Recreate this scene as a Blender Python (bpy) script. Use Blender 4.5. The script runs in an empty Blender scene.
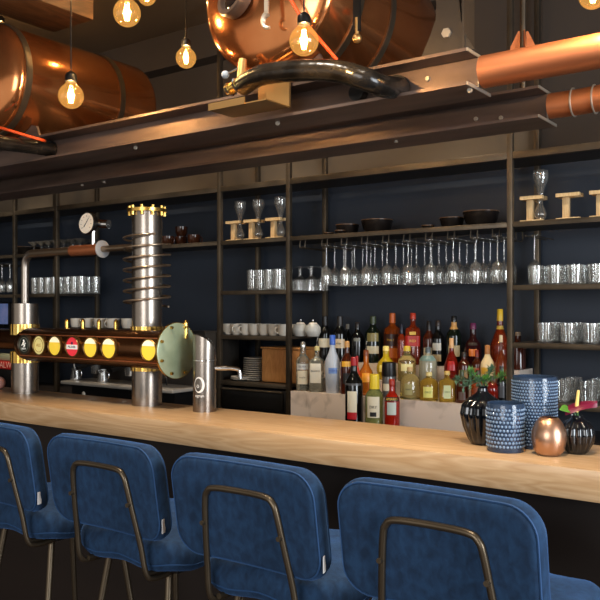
import bpy, bmesh, math, random
from mathutils import Vector, Matrix
random.seed(7)
PI = math.pi
SC = bpy.context.scene
COL = SC.collection

# ------------------------------------------------------------------ camera
TH = math.radians(36.0); FPX = 800.0; HC = 1.48; HY = 308.0
cam_d = bpy.data.cameras.new('camera'); cam_d.sensor_width = 36; cam_d.lens = 48
cam_d.shift_y = (HY-300)/600.0; cam_d.clip_start = .05
cam = bpy.data.objects.new('camera', cam_d); COL.objects.link(cam)
cam.location = (0, 0, HC); cam.rotation_euler = (PI/2, 0, TH)
SC.camera = cam
SC.view_settings.view_transform = 'Standard'
SC.view_settings.look = 'None'
SC.view_settings.gamma = 1
SC.view_settings.use_curve_mapping = False
SC.view_settings.exposure = 0.0
SC.cycles.use_denoising = True
SC.cycles.transparent_max_bounces = 40
SC.cycles.max_bounces = 10
SC.cycles.sample_clamp_indirect = 6
SC.cycles.caustics_reflective = False
SC.cycles.caustics_refractive = False

# ------------------------------------------------------------------ world and large lights
W = bpy.data.worlds.new('world'); SC.world = W; W.use_nodes = True
W.node_tree.nodes['Background'].inputs[0].default_value = (.9, .84, .76, 1)
W.node_tree.nodes['Background'].inputs[1].default_value = .75

def area(name, loc, target, sx, sy, power, col, spread=PI):
    d = bpy.data.lights.new(name, 'AREA'); d.shape = 'RECTANGLE'; d.size = sx; d.size_y = sy
    d.energy = power; d.color = col; d.spread = spread
    o = bpy.data.objects.new(name, d); COL.objects.link(o)
    o.location = loc
    o.rotation_euler = (Vector(target)-Vector(loc)).to_track_quat('-Z', 'Z').to_euler()
    return o
def spot(name, loc, target, power, col, ang=60, blend=.6, r=.05):
    d = bpy.data.lights.new(name, 'SPOT'); d.energy = power; d.color = col
    d.spot_size = math.radians(ang); d.spot_blend = blend; d.shadow_soft_size = r
    o = bpy.data.objects.new(name, d); COL.objects.link(o)
    o.location = loc
    o.rotation_euler = (Vector(target)-Vector(loc)).to_track_quat('-Z', 'Z').to_euler()
    return o
area('window_daylight_right', (3.7, .9, 1.75), (-1.5, 1.9, 1.1), 2.2, 1.9, 260, (.86, .93, 1.0))
area('window_daylight_front', (-.3, -3.3, 1.9), (-2.0, 2.0, 1.2), 2.4, 1.8, 100, (.95, .97, 1.0))
for i, (x, p) in enumerate([(-4.6, 30), (-3.0, 30), (-1.7, 34), (-.5, 34)]):
    spot('ceiling_spot', (x, 1.15, 3.2), (x-.05, 2.05, 1.1), p*4.2, (1.0, .88, .72), 62, .8, .06)
for i, x in enumerate([-5.4, -4.0, -2.9, -1.9, -1.0]):
    spot('shelf_spot', (x+.2, 2.85, 3.2), (x, 3.72, 1.15), 75, (1.0, .86, .68), 58, .8, .05)

# ------------------------------------------------------------------ photo geometry helpers
ct, st = math.cos(TH), math.sin(TH)
def ZC(px, Y): return Y/(ct+(px-300)/FPX*st)
def XA(px, Y):
    t = (px-300)/FPX
    return Y*(t*ct-st)/(ct+t*st)
def P(px, py, Y):
    zc = ZC(px, Y)
    return Vector((XA(px, Y), Y, HC+(HY-py)/FPX*zc))
def ZA(px, py, Y): return P(px, py, Y).z

def srgb(r, g, b):
    f = lambda c: (c/255/12.92) if c/255 <= .04045 else ((c/255+.055)/1.055)**2.4
    return (f(r), f(g), f(b), 1)

# ------------------------------------------------------------------ materials
MATS = {}
def mat(name, col, rough=.5, metal=0, trans=0, ior=1.45, sheen=0, coat=0, emit=None, es=0, alpha=1):
    if name in MATS: return MATS[name]
    m = bpy.data.materials.new(name); m.use_nodes = True
    b = m.node_tree.nodes['Principled BSDF']
    b.inputs['Base Color'].default_value = col if len(col) == 4 else (*col, 1)
    b.inputs['Roughness'].default_value = rough
    b.inputs['Metallic'].default_value = metal
    b.inputs['Transmission Weight'].default_value = trans
    b.inputs['IOR'].default_value = ior
    b.inputs['Coat Weight'].default_value = coat
    if sheen:
        b.inputs['Sheen Weight'].default_value = sheen
        b.inputs['Sheen Roughness'].default_value = .4
    if emit:
        b.inputs['Emission Color'].default_value = emit
        b.inputs['Emission Strength'].default_value = es
    MATS[name] = m
    return m
def nodes(m): return m.node_tree.nodes, m.node_tree.links, m.node_tree.nodes['Principled BSDF']
def add_noise(m, c1, c2, scale=5, stretch=(1, 1, 1), detail=6, bump=0, rough=None, lo=.35, hi=.65, bscale=None, dist=0):
    N, L, b = nodes(m)
    tc = N.new('ShaderNodeTexCoord'); mp = N.new('ShaderNodeMapping'); mp.inputs['Scale'].default_value = stretch
    L.new(tc.outputs['Object'], mp.inputs[0])
    n = N.new('ShaderNodeTexNoise'); n.inputs['Scale'].default_value = scale; n.inputs['Detail'].default_value = detail
    n.inputs['Distortion'].default_value = dist
    L.new(mp.outputs[0], n.inputs['Vector'])
    r = N.new('ShaderNodeValToRGB'); r.color_ramp.elements[0].position = lo; r.color_ramp.elements[1].position = hi
    r.color_ramp.elements[0].color = c1; r.color_ramp.elements[1].color = c2
    L.new(n.outputs[0], r.inputs[0]); L.new(r.outputs[0], b.inputs['Base Color'])
    if rough:
        mr = N.new('ShaderNodeMapRange'); mr.inputs[3].default_value = rough[0]; mr.inputs[4].default_value = rough[1]
        L.new(n.outputs[0], mr.inputs[0]); L.new(mr.outputs[0], b.inputs['Roughness'])
    if bump:
        n2 = n
        if bscale:
            n2 = N.new('ShaderNodeTexNoise'); n2.inputs['Scale'].default_value = bscale; L.new(mp.outputs[0], n2.inputs['Vector'])
        bp = N.new('ShaderNodeBump'); bp.inputs['Strength'].default_value = bump; bp.inputs['Distance'].default_value = .01
        L.new(n2.outputs[0], bp.inputs['Height']); L.new(bp.outputs[0], b.inputs['Normal'])
    return m
def thin_glass(name, tint, fres=.35, rough=.04, refl=(1, 1, 1, 1), lo=.06, hi=.9):
    m = bpy.data.materials.new(name); m.use_nodes = True
    N, L = m.node_tree.nodes, m.node_tree.links
    N.remove(N['Principled BSDF'])
    t = N.new('ShaderNodeBsdfTransparent'); t.inputs[0].default_value = tint
    g = N.new('ShaderNodeBsdfGlossy'); g.inputs['Roughness'].default_value = rough; g.inputs[0].default_value = refl
    lw = N.new('ShaderNodeLayerWeight'); lw.inputs[0].default_value = fres
    mr = N.new('ShaderNodeMapRange'); mr.inputs[3].default_value = lo; mr.inputs[4].default_value = hi
    L.new(lw.outputs['Facing'], mr.inputs[0])
    mx = N.new('ShaderNodeMixShader')
    L.new(mr.outputs[0], mx.inputs[0]); L.new(t.outputs[0], mx.inputs[1]); L.new(g.outputs[0], mx.inputs[2])
    L.new(mx.outputs[0], N['Material Output'].inputs[0])
    MATS[name] = m
    return m

copper = add_noise(mat('copper', (.8, .35, .15), .2, .93), srgb(190, 110, 60), srgb(224, 150, 96), 3, (1, 1, 1), 8, .03, (.08, .22))
copper_pipe_m = add_noise(mat('copper_pipe', (.8, .35, .15), .3, .8), srgb(190, 112, 72), srgb(212, 138, 94), 4, (.6, 4, 4), 6, .03, (.42, .54))
beam_m = add_noise(mat('blackened_steel', (.1, .08, .07), .4, .65), srgb(98, 82, 74), srgb(130, 110, 100), 4, (.5, 3, 3), 8, .05, (.36, .52))
rack_m = add_noise(mat('bronzed_steel', (.1, .07, .05), .4, .8), srgb(86, 77, 66), srgb(112, 100, 84), 6, (1, 1, 1), 6, .02, (.32, .48))
steel = mat('brushed_steel', srgb(140, 130, 120), .27, 1)
N, L, b = nodes(steel); b.inputs['Anisotropic'].default_value = .5
chrome = mat('chrome', srgb(215, 215, 215), .1, 1)
saddle_m = mat('dark_saddle_steel', srgb(76, 68, 60), .45, .6)
cut_steel = mat('bare_cut_steel', srgb(190, 180, 165), .4, .7)
brass = add_noise(mat('brass', (.8, .6, .2), .22, 1), srgb(196, 150, 70), srgb(236, 198, 110), 12, (1, 1, 1), 5, .02, (.15, .35))
dull_brass = mat('dull_brass', srgb(196, 158, 104), .38, .9)
verdigris = add_noise(mat('verdigris_brass', (.3, .4, .3), .35, .25), srgb(132, 146, 118), srgb(172, 184, 156), 7, (1, 1, 1), 8, .1, (.25, .45))
barrel_m = add_noise(mat('dark_copper', (.1, .05, .03), .18, .9), srgb(88, 54, 34), srgb(120, 80, 50), 6, (.4, 3, 3), 6, .02, (.16, .28))
black_m = mat('black_plastic', srgb(18, 17, 17), .35)
hose_m = add_noise(mat('black_wrapped_hose', (.02, .02, .02), .25), srgb(14, 13, 12), srgb(34, 31, 28), 14, (1, 1, 1), 4, .25, (.15, .32))
coil_m = mat('bronze_wire', srgb(150, 132, 112), .3, .9)
dark_tube = mat('dark_brown_tube', srgb(96, 84, 68), .36, .8)
oak = mat('oiled_oak', (.6, .4, .2), .32)
def wood(m, c1, c2, c3, sx=.6, sy=7, sz=7, scale=2.2):
    N, L, b = nodes(m)
    tc = N.new('ShaderNodeTexCoord'); mp = N.new('ShaderNodeMapping'); mp.inputs['Scale'].default_value = (sx, sy, sz)
    L.new(tc.outputs['Object'], mp.inputs[0])
    n1 = N.new('ShaderNodeTexNoise'); n1.inputs['Scale'].default_value = scale; n1.inputs['Detail'].default_value = 3; n1.inputs['Distortion'].default_value = .8
    L.new(mp.outputs[0], n1.inputs['Vector'])
    mt = N.new('ShaderNodeMath'); mt.operation = 'MULTIPLY'; mt.inputs[1].default_value = 9
    L.new(n1.outputs[0], mt.inputs[0])
    fr = N.new('ShaderNodeMath'); fr.operation = 'PINGPONG'; fr.inputs[1].default_value = .5
    L.new(mt.outputs[0], fr.inputs[0])
    r = N.new('ShaderNodeValToRGB'); r.color_ramp.elements[0].color = c1; r.color_ramp.elements[1].color = c2
    r.color_ramp.elements[0].position = 0; r.color_ramp.elements[1].position = .5
    L.new(fr.outputs[0], r.inputs[0])
    n2 = N.new('ShaderNodeTexNoise'); n2.inputs['Scale'].default_value = 30; n2.inputs['Detail'].default_value = 6
    L.new(mp.outputs[0], n2.inputs['Vector'])
    mx = N.new('ShaderNodeMix'); mx.data_type = 'RGBA'; mx.blend_type = 'MIX'
    mr = N.new('ShaderNodeMapRange'); mr.inputs[1].default_value = .4; mr.inputs[2].default_value = .8; mr.inputs[4].default_value = .6
    L.new(n2.outputs[0], mr.inputs[0]); L.new(mr.outputs[0], mx.inputs[0])
    L.new(r.outputs[0], mx.inputs[6]); mx.inputs[7].default_value = c3
    L.new(mx.outputs[2], b.inputs['Base Color'])
    bp = N.new('ShaderNodeBump'); bp.inputs['Strength'].default_value = .08; bp.inputs['Distance'].default_value = .004
    L.new(n2.outputs[0], bp.inputs['Height']); L.new(bp.outputs[0], b.inputs['Normal'])
    return m
wood(oak, srgb(184, 146, 104), srgb(206, 172, 132), srgb(192, 156, 114))
crate_wood = wood(mat('weathered_wood', (.2, .1, .05), .6), srgb(78, 54, 36), srgb(112, 80, 52), srgb(66, 46, 30), 6, .8, 6, 1.6)
pale_wood = wood(mat('pale_birch', (.8, .6, .4), .5), srgb(214, 180, 130), srgb(226, 196, 148), srgb(200, 164, 114), 7, 7, 1, 2)
tan_box = wood(mat('tan_bamboo', (.5, .3, .1), .45), srgb(186, 128, 72), srgb(204, 148, 90), srgb(170, 112, 60), 5, 5, 1, 3)
velvet = add_noise(mat('blue_velvet', (.02, .06, .15), .9, sheen=.55), srgb(16, 41, 68), srgb(29, 61, 95), 34, (1.6, 1.6, 1), 14, .1, None, .34, .68, 420, .4)
N, L, b = nodes(velvet); b.inputs['Sheen Tint'].default_value = srgb(90, 140, 210)
navy = add_noise(mat('navy_panel', (.02, .03, .05), .5), srgb(42, 49, 60), srgb(50, 58, 70), 1.2)
taupe = add_noise(mat('taupe_paint', (.1, .09, .08), .7), srgb(108, 94, 80), srgb(122, 107, 92), 1)
lightw = add_noise(mat('pale_reflecting_wall', (.5, .48, .45), .8), srgb(176, 166, 150), srgb(190, 180, 165), 1)
brown_paint = add_noise(mat('dark_brown_paint', (.05, .04, .035), .7), srgb(66, 56, 48), srgb(76, 65, 56), 1)
ceil_m = add_noise(mat('ceiling_paint', (.08, .06, .05), .8), srgb(104, 86, 66), srgb(114, 95, 74), 1)
floor_m = wood(mat('floor_boards', (.1, .06, .04), .4), srgb(60, 40, 26), srgb(84, 58, 38), srgb(50, 34, 22), .5, 5, 5, 1.5)
panel_dark = mat('counter_panel', srgb(34, 26, 22), .5)
marble = add_noise(mat('pale_marble', (.7, .65, .6), .28), srgb(156, 142, 130), srgb(212, 196, 182), 9, (1, 1, 1), 9, 0, None, .3, .48, None, .6)
white_c = mat('white_porcelain', srgb(208, 200, 186), .25)
black_c = mat('black_stoneware', srgb(24, 20, 19), .25)
amber_c = mat('brown_smoked_glass', srgb(52, 26, 14), .08)
glass = thin_glass('clear_glass', (.94, .95, .95, 1), .3, .08, (1, .98, .95, 1), .08, .7)
N, L = glass.node_tree.nodes, glass.node_tree.links
_d = N.new('ShaderNodeBsdfTranslucent'); _d.inputs[0].default_value = (.85, .82, .76, 1)
_d2 = N.new('ShaderNodeBsdfDiffuse'); _d2.inputs[0].default_value = (.85, .83, .78, 1)
_a = N.new('ShaderNodeMixShader'); _a.inputs[0].default_value = .5
L.new(_d.outputs[0], _a.inputs[1]); L.new(_d2.outputs[0], _a.inputs[2])
_b = N.new('ShaderNodeMixShader'); _b.inputs[0].default_value = .07
_m = N['Material Output'].inputs[0].links[0].from_socket
L.new(_m, _b.inputs[1]); L.new(_a.outputs[0], _b.inputs[2]); L.new(_b.outputs[0], N['Material Output'].inputs[0])
glass_d = thin_glass('bulb_glass', (1.0, .84, .55, 1), .3, .05, (1, .9, .75, 1), .04, .6)
N, L = glass_d.node_tree.nodes, glass_d.node_tree.links
_e = N.new('ShaderNodeEmission'); _e.inputs[0].default_value = (1, .50, .12, 1); _e.inputs[1].default_value = .28
_a = N.new('ShaderNodeAddShader'); _m = N['Material Output'].inputs[0].links[0].from_socket
L.new(_m, _a.inputs[0]); L.new(_e.outputs[0], _a.inputs[1]); L.new(_a.outputs[0], N['Material Output'].inputs[0])
frost = mat('frosted_glass', srgb(196, 206, 220), .35, trans=.25)
clear_b = mat('clear_bottle', srgb(214, 216, 200), .05, trans=.85)
silver_cap = mat('silver_cap', srgb(190, 188, 184), .25, .9)
rubber = mat('grey_rubber', srgb(150, 165, 180), .5)
orange_cable = mat('orange_cable', srgb(214, 78, 30), .45)
lamp_glow = mat('filament', (1, .6, .2, 1), .5, emit=(1, .55, .18, 1), es=60)
def plain(r, g, b, rough=.35, metal=0, trans=0):
    return mat('colour_%d_%d_%d_%d%d' % (r, g, b, int(rough*10), int(trans*10)), srgb(r, g, b), rough, metal, trans)

# ------------------------------------------------------------------ mesh builder
class MB:
    def __init__(s): s.bm = bmesh.new()
    def _x(s, vs, M):
        if M is not None:
            for v in vs: v.co = M @ v.co
    def box(s, c, d, M=None, bev=0):
        x, y, z = (k/2 for k in d)
        r = bmesh.ops.create_cube(s.bm, size=1)
        vs = r['verts']
        for v in vs: v.co = Vector((v.co.x*d[0]+c[0], v.co.y*d[1]+c[1], v.co.z*d[2]+c[2]))
        if bev:
            es = list({e for v in vs for e in v.link_edges})
            r = bmesh.ops.bevel(s.bm, geom=vs+es, offset=bev, segments=2, affect='EDGES', profile=.5)
            vs = list({v for f in r['faces'] for v in f.verts} | {v for v in vs if v.is_valid})
        s._x(vs, M); return s
    def bb(s, a, b, M=None, bev=0):
        return s.box([(a[i]+b[i])/2 for i in range(3)], [abs(b[i]-a[i]) for i in range(3)], M, bev)
    def grid(s, rings, close=True, cap0=True, cap1=True, M=None):
        bm = s.bm; R = []
        for ring in rings: R.append([bm.verts.new(M @ Vector(p) if M else Vector(p)) for p in ring])
        n = len(R[0])
        for i in range(len(R)-1):
            for j in range(n if close else n-1):
                k = (j+1) % n
                try: bm.faces.new((R[i][j], R[i][k], R[i+1][k], R[i+1][j]))
                except ValueError: pass
        if cap0: bm.faces.new(list(reversed(R[0])))
        if cap1: bm.faces.new(R[-1])
        return s
    def lathe(s, prof, seg=24, M=None, caps=(True, True), fn=None):
        rings = []
        for i, (r, z) in enumerate(prof):
            ring = []
            for j in range(seg):
                a = 2*PI*j/seg
                rr = max(r, 1e-5)
                if fn: rr = fn(rr, a, z)
                ring.append((rr*math.cos(a), rr*math.sin(a), z))
            rings.append(ring)
        return s.grid(rings, True, caps[0], caps[1], M)
    def cyl(s, p0, p1, r0, r1=None, seg=16, caps=(True, True)):
        p0, p1 = Vector(p0), Vector(p1); r1 = r0 if r1 is None else r1
        q = (p1-p0).to_track_quat('Z', 'Y').to_matrix().to_4x4(); q.translation = p0
        return s.lathe([(r0, 0), (r1, (p1-p0).length)], seg, q, caps)
    def tube(s, pts, r, seg=8, closed=False, rf=None):
        pts = [Vector(p) for p in pts]; n = len(pts); rings = []
        up = None
        for i in range(n):
            if closed: t = pts[(i+1) % n]-pts[i-1]
            else: t = pts[min(i+1, n-1)]-pts[max(i-1, 0)]
            t.normalize()
            if up is None:
                up = Vector((0, 0, 1)) if abs(t.z) < .9 else Vector((1, 0, 0))
            u = (up - t*up.dot(t)).normalized(); v = t.cross(u); up = u
            rr = rf(i/(n-1)) if rf else r
            rings.append([pts[i]+(u*math.cos(2*PI*k/seg)+v*math.sin(2*PI*k/seg))*rr for k in range(seg)])
        if closed: rings.append(rings[0]); return s.grid(rings, True, False, False)
        return s.grid(rings)
    def ball(s, c, r, sc=(1, 1, 1), seg=16):
        k = bmesh.ops.create_uvsphere(s.bm, u_segments=seg, v_segments=max(6, seg//2), radius=r)
        for v in k['verts']: v.co = Vector((v.co.x*sc[0]+c[0], v.co.y*sc[1]+c[1], v.co.z*sc[2]+c[2]))
        return s
    def poly(s, pts, depth):       # pts 3D in a plane, depth vector
        d = Vector(depth)
        return s.grid([[Vector(p) for p in pts], [Vector(p)+d for p in pts]])
    def build(s, name, m, parent=None, smooth=True, ang=38):
        bm = s.bm
        bmesh.ops.remove_doubles(bm, verts=bm.verts, dist=1e-6)
        bmesh.ops.recalc_face_normals(bm, faces=bm.faces)
        if smooth:
            for f in bm.faces: f.smooth = True
            for e in bm.edges:
                if len(e.link_faces) == 2 and e.calc_face_angle(0) > math.radians(ang): e.smooth = False
        me = bpy.data.meshes.new(name); bm.to_mesh(me); bm.free()
        me.materials.append(m)
        o = bpy.data.objects.new(name, me); COL.objects.link(o)
        if parent: o.parent = parent
        return o
def smoothpath(pts, n=6):
    pts = [Vector(p) for p in pts]; out = []
    for i in range(len(pts)-1):
        p0 = pts[max(i-1, 0)]; p1 = pts[i]; p2 = pts[i+1]; p3 = pts[min(i+2, len(pts)-1)]
        for k in range(n):
            t = k/n
            out.append(.5*((2*p1)+(p2-p0)*t+(2*p0-5*p1+4*p2-p3)*t*t+(3*p1-p0-3*p2+p3)*t**3))
    out.append(pts[-1]); return out
def Mt(loc, rot=(0, 0, 0)):
    from mathutils import Euler
    return Matrix.Translation(loc) @ Euler(rot).to_matrix().to_4x4()
def thing(name, label, cat, loc=(0, 0, 0), rz=0, group=None):
    o = bpy.data.objects.new(name, None); COL.objects.link(o); o.empty_display_size = .05
    o.location = loc; o.rotation_euler = (0, 0, rz); o['label'] = label; o['category'] = cat
    if group: o['group'] = group
    return o
def tag(o, label, cat, group=None, kind=None):
    o['label'] = label; o['category'] = cat
    if group: o['group'] = group
    if kind: o['kind'] = kind
    return o
def struct(o): o['kind'] = 'structure'; return o
def dup(root, loc, rz=None, label=None, group=None):
    r = root.copy(); COL.objects.link(r); r.location = loc
    if rz is not None: r.rotation_euler = (0, 0, rz)
    if label: r['label'] = label
    if group: r['group'] = group
    for ch in list(root.children):
        c = ch.copy(); COL.objects.link(c); c.parent = r
        for g in list(ch.children):
            d = g.copy(); COL.objects.link(d); d.parent = c
    return r
ORD = ['first', 'second', 'third', 'fourth', 'fifth', 'sixth', 'seventh', 'eighth', 'ninth', 'tenth', 'eleventh', 'twelfth', 'thirteenth', 'fourteenth']
def text(name, s, size, m, parent, mapf):
    c = bpy.data.curves.new(name, 'FONT'); c.body = s; c.size = size; c.align_x = 'CENTER'; c.align_y = 'CENTER'
    c.extrude = .0003; c.resolution_u = 2
    t = bpy.data.objects.new(name+'_tmp', c)
    COL.objects.link(t); bpy.context.view_layer.update()
    dg = bpy.context.evaluated_depsgraph_get()
    me = bpy.data.meshes.new_from_object(t.evaluated_get(dg)); bpy.data.objects.remove(t); bpy.data.curves.remove(c)
    for v in me.vertices: v.co = mapf(v.co.x, v.co.y, v.co.z)
    me.materials.clear(); me.materials.append(m)
    o = bpy.data.objects.new(name, me); COL.objects.link(o); o.parent = parent
    return o

# ================================================================== SETTING
XL, XR = -9.0, 4.0
struct(MB().bb((XL, -3.6, -.05), (XR, 4.0, 0)).build('floor', floor_m))
struct(MB().bb((XL, -3.6, 3.3), (XR, 4.0, 3.4)).build('ceiling', ceil_m))
struct(MB().bb((XL, 3.9, 0), (XR, 4.0, 2.2)).build('wall_back', navy))
struct(MB().bb((XL, 3.9, 2.2), (XR, 4.0, 3.3)).build('wall_back_upper', brown_paint))
struct(MB().bb((XL, 3.78, 3.08), (XR, 3.9, 3.3)).build('trim_1', brown_paint))
struct(MB().bb((XL-.1, -3.6, 0), (XL, 4.0, 3.3)).build('wall_left', brown_paint))
struct(MB().bb((XR, -3.6, 0), (XR+.1, 4.0, 3.3)).build('wall_right', lightw))  # unseen wall, coloured pale to put brightness into the copper reflections

# ================================================================== BAR COUNTER
YF, YB, ZT, TK = 1.92, 2.28, 1.10, .076
t = thing('bar_counter', 'long bar counter with thick oiled oak top and dark front', 'bar counter', (-3, 2.1, 0))
MB().bb((-5, YF-2.1, ZT-TK), (4.2, YB-2.1, ZT), None, .003).build('worktop', oak, t)
MB().bb((-5, .06, 0), (4.2, .1, ZT-TK)).build('front_panel', panel_dark, t)
MB().bb((-5, .101, .1), (4.2, .16, ZT-TK)).build('rear_board', panel_dark, t)

# back bar cabinet with its worktop
YBB = 3.12
t = thing('back_bar_cabinet', 'dark back bar base cabinet running below the bottle shelves', 'cabinet', (-3, 3.5, 0))
MB().bb((-5.5, YBB+.03-3.5, 0), (5, .38, .86)).build('body', panel_dark, t)
MB().bb((-5.5, YBB-3.5, .861), (5, .38, .9)).build('worktop', mat('dark_worktop', srgb(44, 38, 34), .25), t)

# marble riser
YR0, YR1, YR2, YR3 = 3.42, 3.54, 3.66, 3.84
ZR0, ZR1, ZR2 = 1.038, 1.11, 1.185
XRl, XRr = XA(290.7, YR0), XA(510.5, 3.5)-.02
t = thing('bottle_riser', 'stepped pale marble block that carries the spirit bottles', 'bottle riser', ((XRl+XRr)/2, YR0, .9))
hw = (XRr-XRl)/2
pr = [(0, .0), (0, ZR0-.9), (YR1-YR0, ZR0-.9), (YR1-YR0, ZR1-.9), (YR2-YR0, ZR1-.9), (YR2-YR0, ZR2-.9), (YR3-YR0, ZR2-.9), (YR3-YR0, 0)]
MB().grid([[(-hw, y, z) for y, z in pr], [(hw, y, z) for y, z in pr]]).build('block', marble, t)

# ================================================================== SHELF RACK
YS, YK = 3.5, 3.85
LZ = 2.185
ups = [XA(-60, YS), XA(15, YS), XA(57, YS), XA(220, YS), XA(289, YS), XA(510.5, YS), XA(510.5, YS)+1.25, XA(510.5, YS)+2.5]
rack = thing('shelf_rack', 'bronzed steel shelving rack along the navy back wall', 'shelving', (-3, 3.65, .9))
def R(p): return (p[0]+3, p[1]-3.65, p[2]-.9)
U = .026
for i, x in enumerate(ups):
    zb = .9
    MB().bb(R((x-U/2, YS-U/2, zb)), R((x+U/2, YS+U/2, 3.3)), None, .002).build('upright', rack_m, rack)
    if i in (3, 4, 5): zb = .9
    MB().bb(R((x-U/2, YK-U/2, 1.21 if XRl < x < XRr else .9)), R((x+U/2, YK+U/2, 3.3)), None, .002).build('upright', rack_m, rack)
def shelf(x0, x1, z, th=.022):
    o = MB().bb(R((x0, YS+.014, z-.012)), R((x1, YK-.015, z))).build('shelf_board', mat('shelf_sheet', srgb(60, 52, 44), .45, .3), rack)
    MB().bb(R((x0+U/2, YS-.012, z-th)), R((x1-U/2, YS+.013, z+.001)), None, .001).build('shelf_edge', rack_m, rack)
for a, b_ in zip(ups[:-1], ups[1:]):
    shelf(a, b_, LZ, .03); shelf(a, b_, 1.868)
for a, b_, zs in [(0, 1, (1.578, 1.322, 1.10)), (1, 2, (1.578,)), (3, 4, (1.578, 1.322, 1.058)), (5, 6, (1.582, 1.322, 1.06)), (6, 7, (1.582, 1.322, 1.06))]:
    for z in zs: shelf(ups[a], ups[b_], z)

pn = MB().bb(R((XL+.1, YK+.014, LZ+.002)), R((ups[5], YK+.03, 2.47))).build('top_panel', add_noise(mat('tan_panel', (.3, .25, .18), .6), srgb(122, 109, 92), srgb(134, 120, 102), 1), rack)
# drawer unit below the plates
x0, x1 = XA(216, 3.45), XA(287, 3.45)
t = thing('drawer_unit', 'low black metal drawer unit under the plate stack', 'drawer unit', ((x0+x1)/2, 3.62, .9))
w = (x1-x0)/2-.01
MB().bb((-w, -.13, 0), (w, .2, .125), None, .003).build('body', black_m, t)
dr = MB().bb((-w+.02, -.145, .012), (w-.04, -.131, .11), None, .003).build('drawer', mat('black_sheet', srgb(30, 28, 26), .35, .5), t)
MB().cyl((-w+.02, -.152, .117), (w-.04, -.152, .117), .006).build('handle', rack_m, dr)

# ================================================================== STEEL BEAMS
def ibeam(name, label, Y0, W_, X1, z0, z1):
    t = thing(name, label, 'steel beam', (-4, Y0+W_/2, z0))
    h = z1-z0; tf, tw = .009, .008; hw = W_/2
    prof = [(-hw, 0), (hw, 0), (hw, tf), (tw/2, tf), (tw/2, h-tf), (hw, h-tf), (hw, h), (-hw, h), (-hw, h-tf), (-tw/2, h-tf), (-tw/2, tf), (-hw, tf)]
    L0, L1 = XL+4, X1+4
    MB().grid([[(L0, y, z) for y, z in prof], [(L1, y, z) for y, z in prof]]).build('profile', beam_m, t)
    MB().grid([[(L1+.0005, y, z) for y, z in prof], [(L1+.004, y, z) for y, z in prof]]).build('cut_end', cut_steel, t)
    return t, tw
B1, tw = ibeam('front_steel_beam', 'front dark steel beam hung over the bar, holding the hoses', 2.0, .16, -.902, 2.08, 2.18)
B2, tw = ibeam('rear_steel_beam', 'rear dark steel beam hung over the bar, behind the front one', 2.45, .17, -.865, 2.074, 2.174)
def bolts(B, pts, axis):
    for p in pts:
        q = Vector(p)-B.location
        d = Vector(axis)
        MB().cyl(q, q+d*.006, .008, .0065, 8).build('bolt', cut_steel, B)
bolts(B1, [P(428, 79, 2.076), (XA(470, 2.04), 2.04, 2.0795-.006), (XA(136, 2.04), 2.04, 2.0735), (XA(278, 2.04), 2.04, 2.0735)], (0, -1, 0))
bolts(B2, [P(476, 119, 2.531), P(501, 118, 2.531)], (0, -1, 0))
bolts(B2, [(XA(82, 2.5), 2.5, 2.068), (XA(104, 2.5), 2.5, 2.068), (XA(396, 2.5), 2.5, 2.068)], (0, 0, 1))

# copper pipes leaving the beam ends
t = thing('copper_pipe', 'wide copper pipe running out of the front beam to the right', 'pipe', (-.9, 2.08, 2.13))
MB().cyl((.012, 0, 0), (3.5, 0, 0), .044, seg=32).build('tube', copper_pipe_m, t)
t = thing('copper_pipe', 'copper pipe with two soldered collars leaving the rear beam end', 'pipe', (-.865, 2.535, 2.124))
MB().tube(smoothpath([(.01, 0, 0), (.1, 0, 0), (.2, .0, .004), (.34, 0, .008), (.8, 0, .008), (3.4, 0, .008)], 8), .040, 32).build('tube', copper_pipe_m, t)
for x in (.085, .15):
    MB().tube([(x, .043*math.cos(a*PI/12), .043*math.sin(a*PI/12)+.001) for a in range(24)], .003, 6, True).build('collar', cut_steel, t)

# saddle plate, straps, rods over the beams
t = thing('saddle_plate', 'dark steel saddle plate bolted upright on the front beam end', 'bracket', (XA(447, 2.03), 2.03, 2.18))
pts = [(430, -70), (434, -20), (436.5, 5), (435.5, 20), (430, 36), (420, 46), (474, 46), (466, 36), (461, 20), (459, 0), (459, -70)]
q = []
for px, py in pts:
    p = P(px, py, 2.03); z = max(p.z, 2.181)
    q.append((p.x-t.location.x, 0, z-2.18))
q[5] = (q[5][0], 0, .001); q[6] = (q[6][0], 0, .001)
MB().poly(q, (0, .012, 0)).build('plate', saddle_m, t)
MB().box((q[8][0]+.008, .03, .14), (.006, .07, .27)).build('stiffener', saddle_m, t)
MB().cyl((0, -.008, P(449, 33, 2.03).z-2.18), (0, 0, P(449, 33, 2.03).z-2.18), .014, .014, 6).build('bolt', cut_steel, t)
MB().bb((q[0][0]+.01, 0, q[0][2]), (q[-1][0]-.01, .012, 3.3-2.18)).build('hanger', saddle_m, t)
xs = XA(357, 1.97)
t = thing('hanger_strap', 'flat black strap hanging down beside the copper tank', 'strap', (xs, 1.97, 2.26))
MB().bb((-.011, -.004, .02), (.011, .004, 1.04)).build('strap', black_m, t)
MB().cyl((0, 0, .0), (0, 0, .06), .006).build('rod', dull_brass, t)
MB().ball((0, 0, 0), .014).build('end_nut', dull_brass, t)
xr = XA(523, 2.49)
t = thing('hanger_rod', 'thin steel hanger rod with copper cone clamp above the pipes', 'rod', (xr, 2.49, 2.175))
MB().cyl((0, 0, 0), (0, 0, 1.125), .009).build('rod', rack_m, t)
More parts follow.
